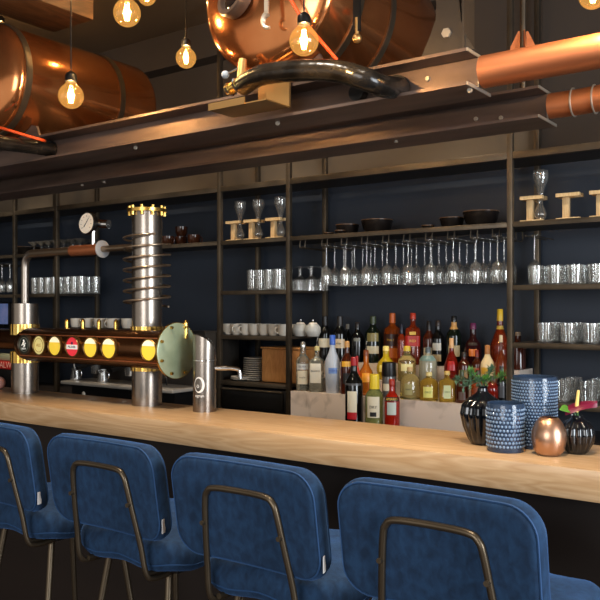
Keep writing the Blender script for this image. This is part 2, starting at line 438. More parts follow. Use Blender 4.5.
for k in range(4):
    a = k*PI/2+.5
    MB().poly([(0.01*math.cos(a), .01*math.sin(a), .115), (.040*math.cos(a), .040*math.sin(a), .115), (.040*math.cos(a), .040*math.sin(a), .14), (.016*math.cos(a), .016*math.sin(a), .19), (.01*math.cos(a), .01*math.sin(a), .19)],
              (-.004*math.sin(a), .004*math.cos(a), 0)).build('clamp_fin', copper_pipe_m, t)

# ================================================================== COPPER TANKS
def tank(label, X, Z, r, y0, y1, bands, extras=False):
    t = thing('copper_tank', label, 'copper tank', (X, (y0+y1)/2, Z-r-.0), 0, 'copper serving tanks on the steel beams')
    h = (y1-y0)/2
    prof = []
    for k in range(9):
        a = k/8*PI/2; prof.append((r*math.sin(a) if k else 1e-4, -h-.075*math.cos(a)))
    prof += [(r, -h*.5), (r, 0), (r, h*.5)]
    for k in range(9):
        a = PI/2+k/8*PI/2; prof.append((r*math.sin(a) if k < 8 else 1e-4, h-.075*math.cos(a)))
    M = Mt((0, 0, r), (-PI/2, 0, 0))
    MB().lathe(prof, 72, M).build('shell', copper, t)
    for yb in bands:
        c = yb-(y0+y1)/2
        MB().lathe([(r+.0005, c-.014), (r+.006, c-.014), (r+.006, c+.014), (r+.0005, c+.014)], 72, M, (False, False)).build('band', rack_m, t)
    for yy in (2.0+.08, 2.45+.085):      # saddles on the beams
        c = yy-(y0+y1)/2
        pts = [(-.2, c, 2.18-(Z-r)), (-.17, c, 2.18-(Z-r)+.07)] + [( (r+.003)*math.sin(a), c, r-(r+.003)*math.cos(a)) for a in [(-.62+.124*k) for k in range(11)]] + [(.17, c, 2.18-(Z-r)+.07), (.2, c, 2.18-(Z-r))]
        MB().poly(pts, (0, .012, 0)).build('saddle', beam_m, t)
    return t
TR = .25
T1 = tank('copper tank at the left with its end running past the hanging bulb', -3.06, 2.45, .235, 1.98, 2.70, [2.0, 2.50])
T2 = tank('copper tank in the centre with a round dark manhole facing us', -1.59, 2.50, .262, 2.02, 2.70, [2.16, 2.36])
# manhole, wrench and valve on the central tank
c = (T2.location.y)
mx = P(233, -6, 1.93); lx = mx.x-T2.location.x; lz = mx.z-T2.location.z
M = Mt((lx, 1.945-c, lz), (PI/2-.25, 0, -.25))
mh = MB().lathe([(.05, -.02), (.07, -.02), (.076, .012), (.072, .02), (.058, .02), (.054, .008), (.0001, .006)], 36, M, (False, False)).build('manhole', beam_m, T2)
MB().lathe([(.053, .007), (.04, .016), (.0001, .02)], 30, M, (False, False)).build('sight_glass', mat('dark_glass', srgb(30, 24, 22), .08), mh)
wr = P(266, 20, 1.90)
t = thing('hook_wrench', 'steel hook spanner hanging against the central copper tank', 'wrench', wr)
MB().poly([(-.007, 0, .02), (.007, 0, .02), (.009, 0, .2), (-.009, 0, .2)], (0, .006, 0)).build('shank', cut_steel, t)
arc = [(.022*math.cos(a)+.008, .003, .022*math.sin(a)-.002) for a in [PI*.55+k*PI*1.0/10 for k in range(11)]]
MB().tube(arc, .006, 8, rf=lambda f: .010-.005*f).build('hook', cut_steel, t)
# valve
vb = P(241, 70, 1.93)
t = thing('drain_valve', 'brass drain valve with pale blue knob under the central tank', 'valve', vb)
MB().cyl((0, 0, -.05), (0, .01, .035), .016, .013, 14).build('body', dull_brass, t)
MB().cyl((-.055, 0, -.055), (.05, 0, -.03), .018, .02, 14).build('elbow', brass, t)
kn = MB().cyl((0, 0, .01), (-.055, -.005, -.004), .004).build('stem', chrome, t)
MB().ball((-.06, -.006, -.006), .013).build('knob', rubber, kn)
for k in range(3):
    MB().cyl((-.05+.03*k, 0, -.055+.008*k), (-.043+.03*k, 0, -.053+.008*k), .024, seg=6).build('hex_nut', chrome, t)

# hoses
def hose(name, label, pts, r, m, cat, ridge=.0, n=10, collar=None):
    pp = smoothpath(pts, n)
    o0 = pp[0].copy()
    N_ = len(pp)
    rf = (lambda f: r*(1+ridge*math.sin(f*N_*1.9)))
    o = MB().tube([p-o0 for p in pp], r, 16, False, rf).build(name, m)
    o.location = o0
    tag(o, label, cat)
    return o
hose('wrapped_hose', 'thick black wrapped hose arching over the front beam', [P(243, 86, 1.91), P(262, 75, 1.88), P(300, 70.5, 1.86), P(335, 71, 1.86), P(362, 78, 1.87), P(382, 86, 1.93), P(400, 88.5, 2.065)], .031, hose_m, 'hose', .015, 14)
hose('wrapped_hose', 'black wrapped hose entering the front beam at the left edge', [P(-60, 132, 1.6), P(-10, 141, 1.75), P(25, 146, 1.93), P(52, 149.5, 2.066)], .028, hose_m, 'hose', .015, 16)
hose('orange_cable', 'thin orange cable slanting behind the hanging bulb at centre', [P(283, -14, 1.90), P(303, 20, 1.90), P(320, 40, 1.895), P(337, 60, 1.93)], .0055, orange_cable, 'cable')
hose('orange_cable', 'orange cable running above the black hose at far left', [P(-20, 122, 1.85), P(8, 130, 1.87), P(38, 139, 1.95), P(45, 141, 2.0)], .006, orange_cable, 'cable')
p = P(361, 94, 2.074)
MB().cyl(p-B1.location, p-B1.location+Vector((0, -.03, 0)), .024, .026, 20).build('hose_ferrule', black_m, B1)
p = P(52, 149.5, 2.074)
MB().cyl(p-B1.location, p-B1.location+Vector((0, -.02, 0)), .034, .034, 20).build('hose_ferrule', black_m, B1)
p = P(399, 88.5, 2.074)
MB().cyl(p-B1.location, p-B1.location+Vector((0, -.02, 0)), .036, .036, 20).build('hose_ferrule', black_m, B1)
# brass bracket over the beam
p0 = P(258, 100, 1.985)
t = thing('brass_bracket', 'folded brass plate bracket clipped on the front beam', 'bracket', (p0.x, 1.99, 2.10))
xr_ = XA(290, 1.99)-p0.x
MB().bb((0, -.004, 0.005), (xr_, .004, .098)).build('face_plate', dull_brass, t)
xl_ = XA(222, 1.93)-p0.x
MB().bb((xl_, -.12, .001), (xr_, -.0045, .005)).build('base_plate', dull_brass, t)
MB().bb((xl_, -.125, .0), (xr_-.08, -.1205, .022)).build('lip', dull_brass, t)

# wooden box beam at the ceiling
xa, xb = -3.09, -2.81
t = thing('wooden_beam', 'weathered wooden box beam under the ceiling at top left', 'wooden beam', ((xa+xb)/2, 1.5, 2.75))
MB().bb((-.14, -1.2, 0), (.14, .82, .55), None, .006).build('timber', crate_wood, t)

# ================================================================== PENDANT BULBS
def bulb_proto(px, py, Y, r, label):
    p = P(px, py, Y)
    t = thing('pendant_bulb', label, 'pendant bulb', p, 0, 'bare filament bulbs hanging over the bar')
    prof = [(.0001, -r)]
    for k in range(1, 14):
        a = -PI/2+k/13*(PI/2+.95); prof.append((r*math.cos(a), r*math.sin(a)))
    prof += [(r*.45, r*.98), (r*.36, r*1.12), (r*.34, r*1.25)]
    MB().lathe(prof, 28, None, (True, False)).build('glass_globe', glass_d, t)
    so = MB().lathe([(r*.38, r*1.1), (r*.46, r*1.15), (r*.46, r*1.6), (r*.4, r*1.75), (r*.15, r*1.95)], 20).build('socket', black_m, t)
    MB().cyl((0, 0, r*1.9), (0, 0, 3.3-p.z), .0022, seg=6).build('cord', black_m, t)
    f = MB()
    for k in range(6):
        a = k*PI/3
        f.tube([(r*.14*math.cos(a), r*.14*math.sin(a), r*.55), (r*.24*math.cos(a+.3), r*.24*math.sin(a+.3), 0), (r*.14*math.cos(a), r*.14*math.sin(a), -r*.55)], r*.03, 5)
    f.build('filament', lamp_glow, t)
    MB().cyl((0, 0, -r*.1), (0, 0, r*1.2), r*.07).build('stem', glass, t)
    d = bpy.data.lights.new('bulb_light', 'POINT'); d.energy = 9; d.color = (1, .70, .40); d.shadow_soft_size = r*.3
    l = bpy.data.objects.new('bulb_light', d); COL.objects.link(l); l.parent = t
    return t
bulb_proto(71, 96, 1.80, .044, 'lit filament bulb hanging before the left copper tank')
bulb_proto(127, 13, 1.85, .046, 'lit filament bulb near the top, right of the wooden beam')
bulb_proto(186, 58, 2.05, .036, 'lit filament bulb just left of the central copper tank')
bulb_proto(304, 41, 1.68, .038, 'lit filament bulb over the arching black hose')
bulb_proto(1, 30, 2.75, .042, 'filament bulb at the left edge, peeking over the left copper tank')
bulb_proto(147, -4, 2.4, .040, 'filament bulb mostly above the frame, beside another bulb')
bulb_proto(593, -5, 2.0, .034, 'filament bulb at the top right corner above the pipes')

# ================================================================== BEER FONT
CY = 2.19; CX1 = XA(147, CY); CX2 = XA(25, CY)
BY = 2.135; BZ = 1.322; BR = .073
font = thing('beer_font', 'large steel and copper pipe beer font standing on the oak bar', 'beer font', (CX1, CY, ZT))
def F(x, y, z): return Vector((x-CX1, y-CY, z-ZT))
def column(x, ztop):
    cb = MB().lathe([(.059, 0), (.059, 1.245-ZT)], 40, Mt(F(x, CY, ZT))).build('column', steel, font)
    MB().lathe([(.059, 1.40-ZT), (.059, ztop-ZT)], 40, Mt(F(x, CY, ZT))).build('column', steel, font)
    for z0, z1 in ((1.235, 1.285), (1.36, 1.408)):
        cl = MB().lathe([(.058, 0), (.063, 0), (.063, z1-z0), (.058, z1-z0)], 60, Mt(F(x, CY, z0)), (False, False), lambda r, a, z: r+(.0015*math.sin(a*20) if r > .06 else 0)).build('collar', brass, font)
column(CX1, 1.86); column(CX2, 1.50)
MB().lathe([(.0001, 0), (.057, 0)], 30, Mt(F(CX2, CY, 1.5)), (False, False)).build('column_cap', steel, font)
# barrel
x0 = XA(17, BY-.03); x1 = -2.140
prof = [(.0001, 0), (.03, .002), (.054, .012), (.067, .03), (BR, .06), (BR, x1-x0)]
MB().lathe(prof, 48, Mt(F(x0, BY, BZ), (0, PI/2, 0))).build('barrel', barrel_m, font)
for zz in (.045, -.045):
    MB().cyl(F(x0+.06, BY-math.sqrt(BR**2-zz**2)-.001, BZ+zz), F(x1, BY-math.sqrt(BR**2-zz**2)-.001, BZ+zz), .0025).build('trim_line', copper_pipe_m, font)
MB().cyl(F(x0-2.2, CY+.03, BZ+.01), F(x0+.2, CY+.03, BZ+.01), .045, seg=32).build('rear_pipe', barrel_m, font)
# end plate
ep = MB().lathe([(.0001, .009), (.100, .009), (.104, .006), (.104, -.002), (.05, -.002)], 48, Mt(F(x1, BY+.02, BZ-.002), (0, PI/2, 0)), (False, False)).build('end_plate', verdigris, font)
MB().lathe([(.1045, -.001), (.1065, -.001), (.1065, .006), (.1045, .006)], 48, Mt(F(x1, BY+.02, BZ-.002), (0, PI/2, 0)), (False, False)).build('rim', brass, ep)
for k in range(8):
    a = k*PI/4+PI/8
    c = F(x1+.009, BY+.02+.092*math.cos(a), BZ+.092*math.sin(a))
    MB().cyl(c, c+Vector((.008, 0, 0)), .007, .006, 6).build('bolt', brass, ep)
# medallions
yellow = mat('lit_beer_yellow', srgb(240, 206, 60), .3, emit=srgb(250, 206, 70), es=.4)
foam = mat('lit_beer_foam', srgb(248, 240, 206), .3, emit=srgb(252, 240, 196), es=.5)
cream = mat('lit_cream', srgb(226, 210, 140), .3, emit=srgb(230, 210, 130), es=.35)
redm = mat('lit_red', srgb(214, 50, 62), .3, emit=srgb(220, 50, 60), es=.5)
dgreen = mat('lit_dark_green', srgb(26, 34, 28), .3)
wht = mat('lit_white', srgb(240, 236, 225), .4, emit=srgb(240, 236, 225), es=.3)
gold_t = mat('gold_print', srgb(190, 160, 80), .4)
def medal(px, base, kind):
    yy = BY-BR-.004
    x = XA(px, yy); o = F(x, yy, BZ+.003)
    M = Mt(o, (PI/2, 0, 0))
    rim = MB().lathe([(.038, -.014), (.0425, -.014), (.0425, .003), (.040, .006), (.0378, .004), (.0378, -.002)], 32, M, (False, False)).build('medallion_rim', mat('aged_brass', srgb(120, 94, 54), .35, .9) if kind != 'dark' else rack_m, font)
    d = MB().lathe([(.0001, .002), (.0378, .001)], 32, M, (False, False)).build('medallion', base, font)
    mp = lambda u, v, w: o+Vector((u, -.0035-w, v))
    def seg_(a0, a1, m, nm):
        pts = [o+Vector((.0365*math.cos(a), -.0025, .0365*math.sin(a))) for a in [a0+(a1-a0)*k/16 for k in range(17)]]
        MB().poly(pts, (0, -.0008, 0)).build(nm, m, d)
    if kind == 'beer': seg_(.42, PI-.42, foam, 'foam')
    if kind == 'cream':
        MB().tube([o+Vector((.028*math.cos(a*PI/12), -.003, .028*math.sin(a*PI/12))) for a in range(24)], .0012, 5, True).build('ring', gold_t, d)
        text('lettering', 'ALE', .018, gold_t, d, mp)
    if kind == 'red':
        MB().box(o+Vector((0, -.003, -.001)), (.068, .001, .018)).build('band', wht, d)
        text('lettering', 'PILSNER', .0135, mat('navy_print', srgb(30, 30, 70), .5), d, lambda u, v, w: o+Vector((u, -.004-w, v-.001)))
        MB().ball(o+Vector((0, -.003, .014)), .006, (1, .2, 1), 8).build('crest', mat('navy_print', srgb(30, 30, 70), .5), d)
    if kind == 'dark':
        MB().tube([o+Vector((.03*math.cos(a*PI/12), -.003, .03*math.sin(a*PI/12))) for a in range(24)], .0015, 5, True).build('ring', mat('grey_print', srgb(130, 130, 115), .5), d)
        g = MB()
        g.tube([o+Vector((a_, -.004, b_)) for a_, b_ in [(-.002, .02), (.003, .012), (-.006, .006), (0, 0), (.006, -.004), (0, -.01)]], .003, 6)
        g.tube([o+Vector((a_, -.004, b_)) for a_, b_ in [(-.014, -.004), (-.006, .003), (0, 0), (.012, .006)]], .0025, 6)
        g.build('figure', wht, d)
        text('lettering', 'BREW', .011, wht, d, lambda u, v, w: o+Vector((u, -.004-w, v-.018)))
for px, b_, k in [(24.5, dgreen, 'dark'), (39.2, cream, 'cream'), (55, yellow, 'beer'), (72.5, redm, 'red'), (90.7, yellow, 'beer'), (109, yellow, 'beer'), (148.8, yellow, 'beer')]:
    medal(px, b_, k)
# brass studs on the rear of the barrel
for px in (66, 82, 98, 115, 185):
    x = XA(px, BY+.06)
    zz = BZ+BR-.03
    MB().lathe([(.009, 0), (.009, .055), (.0085, .062), (.005, .068), (.0001, .07)], 14, Mt(F(x, BY+.065, zz)), (True, False)).build('tap_stud', brass, font)
# top ring of tall column
tz = 1.855
rg = MB().lathe([(.058, 0), (.077, 0), (.077, .013), (.058, .013)], 48, Mt(F(CX1, CY, tz)), (False, False)).build('top_flange', brass, font)
MB().lathe([(.0001, .014), (.058, .014)], 40, Mt(F(CX1, CY, tz)), (False, False)).build('lid', brass, rg)
for k in range(10):
    a = k*PI/5+.2; c = F(CX1+.068*math.cos(a), CY+.068*math.sin(a), tz)
    MB().cyl(c+Vector((0, 0, -.014)), c+Vector((0, 0, .024)), .006, .006, 8).build('bolt', brass, rg)
# coil
pts = []
turns = 7; z1_, z0_ = 1.765, 1.475
for k in range(turns*28-6):
    a = -.4-k*2*PI/28
    f = k/(turns*28)
    pts.append(F(CX1+.090*math.cos(a), CY+.090*math.sin(a), z1_+(z0_-z1_)*f))
MB().tube(pts, .0042, 8).build('cooling_coil', coil_m, font)
# copper pipe from short column to tall column
pz = 1.723
r_ = .02
path = [F(CX2, CY, 1.49), F(CX2, CY, 1.66)]
for k in range(1, 6):
    a = k/5*PI/2; path.append(F(CX2+.05*(1-math.cos(a)), CY, pz-.05+.05*math.sin(a)))
path.append(F(XA(80, CY), CY, pz))
pv = MB().tube(path, .0175, 20).build('bent_pipe', mat('grey_pipe', srgb(150, 140, 130), .3, .9), font)
MB().cyl(F(XA(72, CY), CY, pz), F(XA(101, CY), CY, pz), .0225, seg=24).build('pipe_sleeve', copper_pipe_m, font)
MB().cyl(F(XA(27, CY)+.04, CY-.001, pz), F(XA(72, CY), CY-.001, pz), .0182, seg=24).build('pipe_sleeve', coil_m, font)
MB().cyl(F(XA(101, CY), CY, pz), F(CX1-.05, CY, pz), .013, seg=20).build('thin_pipe', coil_m, font)
fx = XA(102, CY)
MB().cyl(F(fx, CY, pz), F(fx+.006, CY, pz), .036, seg=32).build('pipe_flange', mat('pale_steel', srgb(205, 208, 212), .45, .2), font)
# gauge on the pipe
gx = XA(93.5, CY)
MB().cyl(F(gx, CY, pz+.015), F(gx, CY, pz+.09), .010, seg=16).build('gauge_stem', chrome, font)
gc = F(XA(95, CY), CY, pz+.110)
gd = Vector((-.25, -1, .06)).normalized()
gd = Vector((.05, -1, .08)).normalized()
side = Vector((1, .1, 0)).normalized()
gm = gd.to_track_quat('Z', 'Y').to_matrix().to_4x4(); gm.translation = gc+Vector((-.035, -.01, 0))
gg = MB().lathe([(.0001, -.035), (.03, -.035), (.038, -.02), (.046, -.015), (.048, .004), (.045, .01), (.042, .006), (.0001, .006)], 36, gm, (False, False)).build('pressure_gauge', black_m, font)
MB().lathe([(.0001, .0075), (.0425, .0075)], 32, gm, (False, False)).build('dial', mat('gauge_dial', srgb(235, 228, 214), .5), gg)
tk = MB()
for k in range(9):
    a = -.7+k*(PI+1.4)/8
    tk.cyl(gm @ Vector((.027*math.cos(a), .027*math.sin(a), .0085)), gm @ Vector((.033*math.cos(a), .033*math.sin(a), .0085)), .0008, seg=4)
tk.build('scale_marks', black_m, gg)
MB().cyl(gm @ Vector((-.012, -.016, .009)), gm @ Vector((.014, .02, .009)), .0014, .0008, 5).build('needle', black_m, gg)
MB().cyl(gc+Vector((-.01, .02, 0)), gc+Vector((.05, .03, -.005)), .018, seg=20).build('gauge_body', chrome, gg)

# ================================================================== WATER TAP CYLINDER
tx = XA(204.5, 2.18); ty = 2.18
t = thing('water_tap', 'brushed steel cylinder tap with slanted top and white logo', 'tap', (tx, ty, ZT))
tr = .043
def topcut(x, y, z):
    return z
rings = []
ztop0 = .275
n = 40
for i, zf in enumerate([0, .06, .12, .18, .2]):
    rings.append([(tr*math.cos(2*PI*j/n), tr*math.sin(2*PI*j/n), zf) for j in range(n)])
rings = [[(x*ct-y*st, x*st+y*ct, z) for x, y, z in ring_] for ring_ in rings]
def crown(x): return .205+.078*math.sqrt(max(0, 1-((x+tr)/(2*tr))**2))
for s_ in [1.0, .85, .6, .35, .1]:
    ring = []
    for j in range(n):
        a = 2*PI*j/n; x = tr*s_*math.cos(a); y = tr*s_*math.sin(a)
        ring.append((x*ct-y*st, x*st+y*ct, crown(x)))
    rings.append(ring)
MB().grid(rings).build('body', steel, t)
MB().tube([( (tr+.0005)*math.cos(k*PI/16), (tr+.0005)*math.sin(k*PI/16), .188) for k in range(32)], .0022, 6, True).build('seam_ring', chrome, t)
rt = Vector((ct, st, 0))       # spout leaves to the right
sp = MB().cyl(rt*.04+Vector((0, 0, .158)), rt*.085+Vector((0, 0, .158)), .010, seg=16).build('valve_stem', chrome, t)
MB().tube(smoothpath([rt*.08+Vector((0, 0, .158)), rt*.115+Vector((0, 0, .156)), rt*.128+Vector((0, 0, .148)), rt*.132+Vector((0, 0, .118))], 6), .0085, 12).build('spout', chrome, t)
ca = math.atan2(-ty, -tx)      # towards the viewer
ca0 = ca-.45
def tapmap(zoff):
    def f(u, v, w):
        a = ca0+u/tr
        return Vector(((tr+.0006+w)*math.cos(a), (tr+.0006+w)*math.sin(a), zoff+v))
    return f
lg = mat('white_print', srgb(240, 236, 230), .4)
f = tapmap(.100)
ringpts = []
m = MB()
pts = [f(-.001+.021*math.cos(k*PI/20), .029*math.sin(k*PI/20), 0) for k in range(40)]
inner = [f(.0155*math.cos(k*PI/20)-.004, .024*math.sin(k*PI/20), 0) for k in range(40)]
m.grid([pts, inner], True, False, False)
m.build('logo_ring', lg, t)
m = MB(); m.grid([[f(-.006+.005*math.cos(k*PI/8), -.005+.006*math.sin(k*PI/8), .0002) for k in range(16)], [f(-.006+.003*math.cos(k*PI/8), -.005+.004*math.sin(k*PI/8), .0002) for k in range(16)]], True, False, False)
m.build('logo_swirl', lg, t)
text('lettering', 'ognan', .015, lg, t, tapmap(.060))

# ================================================================== ESPRESSO MACHINE
ex0, ex1 = XA(67, 3.2), XA(181, 3.2)
t = thing('espresso_machine', 'dark espresso machine with steel drip tray behind the beer font', 'espresso machine', ((ex0+ex1)/2, 3.4, .9))
w = (ex1-ex0)/2
MB().bb((-w, .0, .03), (w, .3, .44), None, .01).build('body', mat('machine_grey', srgb(70, 66, 62), .35, .6), t)
MB().bb((-w, -.22, .36), (w, .0, .45), None, .01).build('top_housing', black_m, t)
MB().bb((-w+.0, -.25, .108), (w-.02, 0, .128), None, .004).build('drip_tray', mat('satin_steel', srgb(186, 180, 170), .35, .3), t)
MB().bb((-w+.05, -.2, .0), (w-.05, -.0, .1)).build('base', black_m, t)
MB().cyl((-w, -.2, .455), (w, -.2, .455), .006).build('cup_rail', chrome, t)
for xx in (-w*.62, 0, w*.5):
    g = MB().cyl((xx, -.13, .36), (xx, -.13, .24), .035, .03, 24).build('group_head', silver_cap, t)
    MB().cyl((xx, -.13, .24), (xx, -.13, .175), .034, .026, 24).build('portafilter', silver_cap, g)
    MB().cyl((xx, -.15, .235), (xx+.01, -.28, .215), .009, .012, 12).build('handle', black_m, g)
for xx in (-w+.1, w-.1):
    MB().tube(smoothpath([(xx, -.2, .34), (xx+.02, -.24, .28), (xx+.03, -.24, .15)], 5), .005, 8).build('steam_wand', chrome, t)
MB().cyl((-w+.17, -.225, .32), (-w+.17, -.24, .32), .022, seg=20).build('dial', chrome, t)
MB().ball((-w+.16, -.19, .05), .02, seg=12).build('drain_knob', white_c, t)

def jug(px, label):
    j = thing('milk_jug', label, 'jug', (XA(px, 3.24), 3.24, 1.029), 0, 'steel milk jugs on the espresso machine')
    MB().lathe([(.0001, 0), (.034, 0), (.036, .01), (.026, .055), (.029, .075), (.027, .075), (.024, .055), (.033, .01), (.0001, .004)], 20, None, (False, False)).build('body', silver_cap, j)
    MB().tube(smoothpath([(.026, 0, .065), (.05, 0, .058), (.052, 0, .03), (.034, 0, .018)], 4), .003, 6).build('handle', silver_cap, j)
jug(76, 'small steel milk jug at the left end of the drip tray')
jug(103, 'small steel milk jug further right on the drip tray')
# ================================================================== SMALL REPEATS ON THE SHELVES
def cup_mesh(r, h, m, parent, th=.002, foot=.75, name='cup_body', seg=20):
    prof = [(.0001, 0), (r*foot, 0), (r*.95, h*.35), (r, h), (r-th, h), (r*.95-th, h*.35), (r*foot-th, .004), (.0001, .004)]
    return MB().lathe(prof, seg, None, (False, False)).build(name, m, parent)
def tumbler(r, h):
    prof = [(.0001, 0), (r*.88, 0), (r*.9, .004), (r, h), (r-.002, h), (r*.9-.002, .008), (.0001, .008)]
    return MB().lathe(prof, 20, None, (False, False), lambda rr, a, z: rr*(1+.02*math.cos(a*10)))
def row(name, label_f, cat, group, build, xs, ys, z, z_jit=0):
    proto = None; k = 0
    for iy, y in enumerate(ys):
        for ix, x in enumerate(xs):
            xx = x + (random.random()-.5)*.006
            if proto is None:
                proto = thing(name, label_f(ix, iy), cat, (xx, y, z), 0, group); build(proto)
            else: dup(proto, (xx, y, z), random.random()*6, label_f(ix, iy))
            k += 1
    return proto
def rowx(pa, pb, Y, n):
    a, b_ = XA(pa, Y), XA(pb, Y)
    return [a+(b_-a)*k/(n-1) for k in range(n)]
RW = ['front', 'middle', 'rear']
def tb(r, h): return lambda t: tumbler(r, h).build('glass_body', glass, t)
# bay right of the tall upright
row('tumbler', lambda i, j: f'clear tumbler, {ORD[i]} from the left, {RW[j]} row, upper shelf far right', 'tumbler', 'tumblers on the upper right shelf', tb(.037, .088), rowx(536, 640, 3.58, 6), (3.58, 3.67, 3.76), 1.584)
row('tumbler', lambda i, j: f'clear tumbler, {ORD[i]} from the left, {RW[j]} row, middle shelf far right', 'tumbler', 'tumblers on the middle right shelf', tb(.037, .088), rowx(546, 640, 3.58, 5), (3.58, 3.67, 3.76), 1.324)
row('tumbler', lambda i, j: f'clear tumbler, {ORD[i]} from the left, {RW[j]} row, lowest shelf behind the vases', 'tumbler', 'tumblers on the lowest right shelf', tb(.037, .095), rowx(562, 645, 3.58, 4), (3.58, 3.67, 3.76), 1.062)
# bay left of the marble riser
row('tumbler', lambda i, j: f'clear tumbler, {ORD[i]} from the left, {RW[j]} row, shelf under the wooden glass stands', 'tumbler', 'tumblers below the wooden glass stands', tb(.033, .12), rowx(252, 278, 3.6, 4), (3.6, 3.69), 1.58)
def hiball(t):
    MB().lathe([(.04, 0), (.04, .003), (.036, .06), (.02, .075), (.007, .08), (.006, .125), (.032, .13), (.032, .132), (.0001, .132)], 20, None, (False, False)).build('glass_body', glass, t)
row('cocktail_glass', lambda i, j: f'upside-down stemmed glass, {ORD[i]} from the left, {RW[j]} row, just left of the first empty hooks', 'cocktail glass', 'upturned stemmed glasses beside the tumblers', hiball, rowx(289, 312, 3.66, 3), (3.66, 3.76), 1.58)
# left end
row('tumbler', lambda i, j: f'tall clear glass, {ORD[i]} from the left, {RW[j]} row, shelf above the beer font', 'tumbler', 'tall glasses on the left shelf', tb(.032, .12), rowx(35, 82, 3.6, 8)[:8], (3.6, 3.72), 1.58)
def coupe(t):
    MB().lathe([(.0001, 0), (.03, 0), (.03, .002), (.005, .006), (.004, .06), (.012, .068), (.045, .095), (.0435, .095), (.011, .070), (.0001, .068)], 20, None, (False, False)).build('glass_body', glass, t)
row('coupe_glass', lambda i, j: f'shallow coupe glass, {ORD[i]} from the left, {RW[j]} row, top shelf left of the gauge', 'coupe glass', 'coupe glasses on the top left shelf', coupe, rowx(34, 80, 3.62, 7), (3.62, 3.73), 1.87)
# white cups
def cupb(t):
    cup_mesh(.036, .062, white_c, t)
    MB().tube([(.034+.018*math.sin(a*PI/6), 0, .032+.018*math.cos(a*PI/6)) for a in range(7)], .0035, 6).build('handle', white_c, t)
row('coffee_cup', lambda i, j: f'white coffee cup, {ORD[i]} from the left, {RW[j]} row, shelf above the plates', 'coffee cup', 'white cups on the shelf above the plates', cupb, rowx(228, 284, 3.6, 7), (3.6, 3.72), 1.324)
row('coffee_cup', lambda i, j: f'white coffee cup, {ORD[i]} from the left, {RW[j]} row, on the espresso machine', 'coffee cup', 'white cups on the espresso machine', cupb, rowx(76, 112, 3.3, 4), (3.3, 3.42), 1.352)
# teapots
def teapot(px, label):
    t = thing('glass_teapot', label, 'teapot', (XA(px, 3.6), 3.6, 1.324), 0, 'glass teapots at the end of the cup shelf')
    MB().lathe([(.0001, 0), (.032, 0), (.044, .025), (.042, .05), (.03, .066), (.0001, .068)], 24, None, (False, False)).build('pot_body', mat('milky_glass', srgb(206, 206, 200), .12, trans=.3), t)
    ld = MB().lathe([(.0001, .067), (.026, .067), (.02, .076), (.0001, .078)], 20, None, (False, False)).build('lid', white_c, t)
    MB().ball((0, 0, .088), .008).build('knob', chrome, ld)
    MB().tube([(-.04, 0, .03), (-.055, 0, .045), (-.062, 0, .06)], .006, 8).build('spout', white_c, t)
teapot(300.5, 'round glass teapot with knob, right of the cups, nearer the uprights')
teapot(313, 'round glass teapot with knob at the shelf end beside dark bottle')
# plates, bowls, box
px_, Yp = 256, 3.62
for k in range(11):
    def plate(t): MB().lathe([(.0001, 0), (.045, 0), (.075, .007), (.075, .009), (.045, .003), (.0001, .003)], 32, None, (False, False)).build('plate_body', white_c, t)
    if k == 0:
        pp = thing('plate', 'white plate, bottom one of the stack beside the tan box', 'plate', (XA(px_, Yp), Yp, 1.06), 0, 'stack of white plates'); plate(pp)
    else:
        dup(pp, (XA(px_, Yp)+random.uniform(-.002, .002), Yp, 1.06+k*.0122), 0, f'white plate, {ORD[k]} from the bottom of the stack beside the tan box' if k < 10 else 'white plate, topmost of the stack beside the tan box')
sb = None
for k in range(3):
    def sauc(t): MB().lathe([(.0001, 0), (.03, 0), (.06, .01), (.06, .012), (.03, .003), (.0001, .003)], 28, None, (False, False)).build('saucer_body', white_c, t)
    nm = ['bottom', 'middle', 'top'][k]
    if k == 0: sb = thing('saucer', 'white saucer, bottom one left of the plate stack', 'saucer', (XA(241, 3.56), 3.56, 1.06), 0, 'white saucers'); sauc(sb)
    else: dup(sb, (XA(241, 3.56), 3.56, 1.06+k*.0062), 0, f'white saucer, {nm} one left of the plate stack')
t = thing('wooden_box', 'tan wooden box on the shelf right of the plate stack', 'box', (XA(289, 3.62), 3.62, 1.06))
w = (XA(300, 3.55)-XA(267, 3.55))/2
MB().bb((-w-.03, -.07, 0), (w, .12, .19), None, .012).build('body', tan_box, t)
o_ = MB().bb((-w-.034, -.074, .19), (w+.004, .124, .2), None, .004).build('lid', tan_box, t)
# bowls on the top shelf
def bowl(px, r, h, m, label, Y=3.66, name='bowl'):
    t = thing(name, label, 'bowl', (XA(px, Y), Y, 1.87), 0, 'dark bowls on the top shelf')
    MB().lathe([(.0001, 0), (r*.5, 0), (r*.85, h*.35), (r, h), (r-.004, h), (r*.82, h*.38), (r*.45, .006), (.0001, .006)], 36, None, (False, False)).build('bowl_body', m, t)
    MB().lathe([(r-.006, h), (r+.001, h-.001), (r+.001, h+.003), (r-.006, h+.003)], 36, None, (False, False)).build('rim', mat('brown_glaze', srgb(84, 60, 40), .3), t)
bowl(347.5, .065, .058, black_c, 'medium dark bowl, left one of the left pair')
bowl(377, .085, .072, black_c, 'wide dark bowl, right one of the left pair')
bowl(452, .062, .055, black_c, 'medium dark bowl, left one of the right pair')
bowl(481, .088, .075, black_c, 'wide dark bowl, right one of the right pair')
bowl(329, .03, .022, black_c, 'tiny dark dish left of the left bowl pair')
bowl(340, .028, .022, black_c, 'tiny dark dish touching the left bowl pair', 3.58)
bowl(428, .034, .026, black_c, 'tiny dark dish left of the right bowl pair')
bowl(28, .09, .07, black_c, 'dark bowl at far left before the coupe glasses', 3.7)
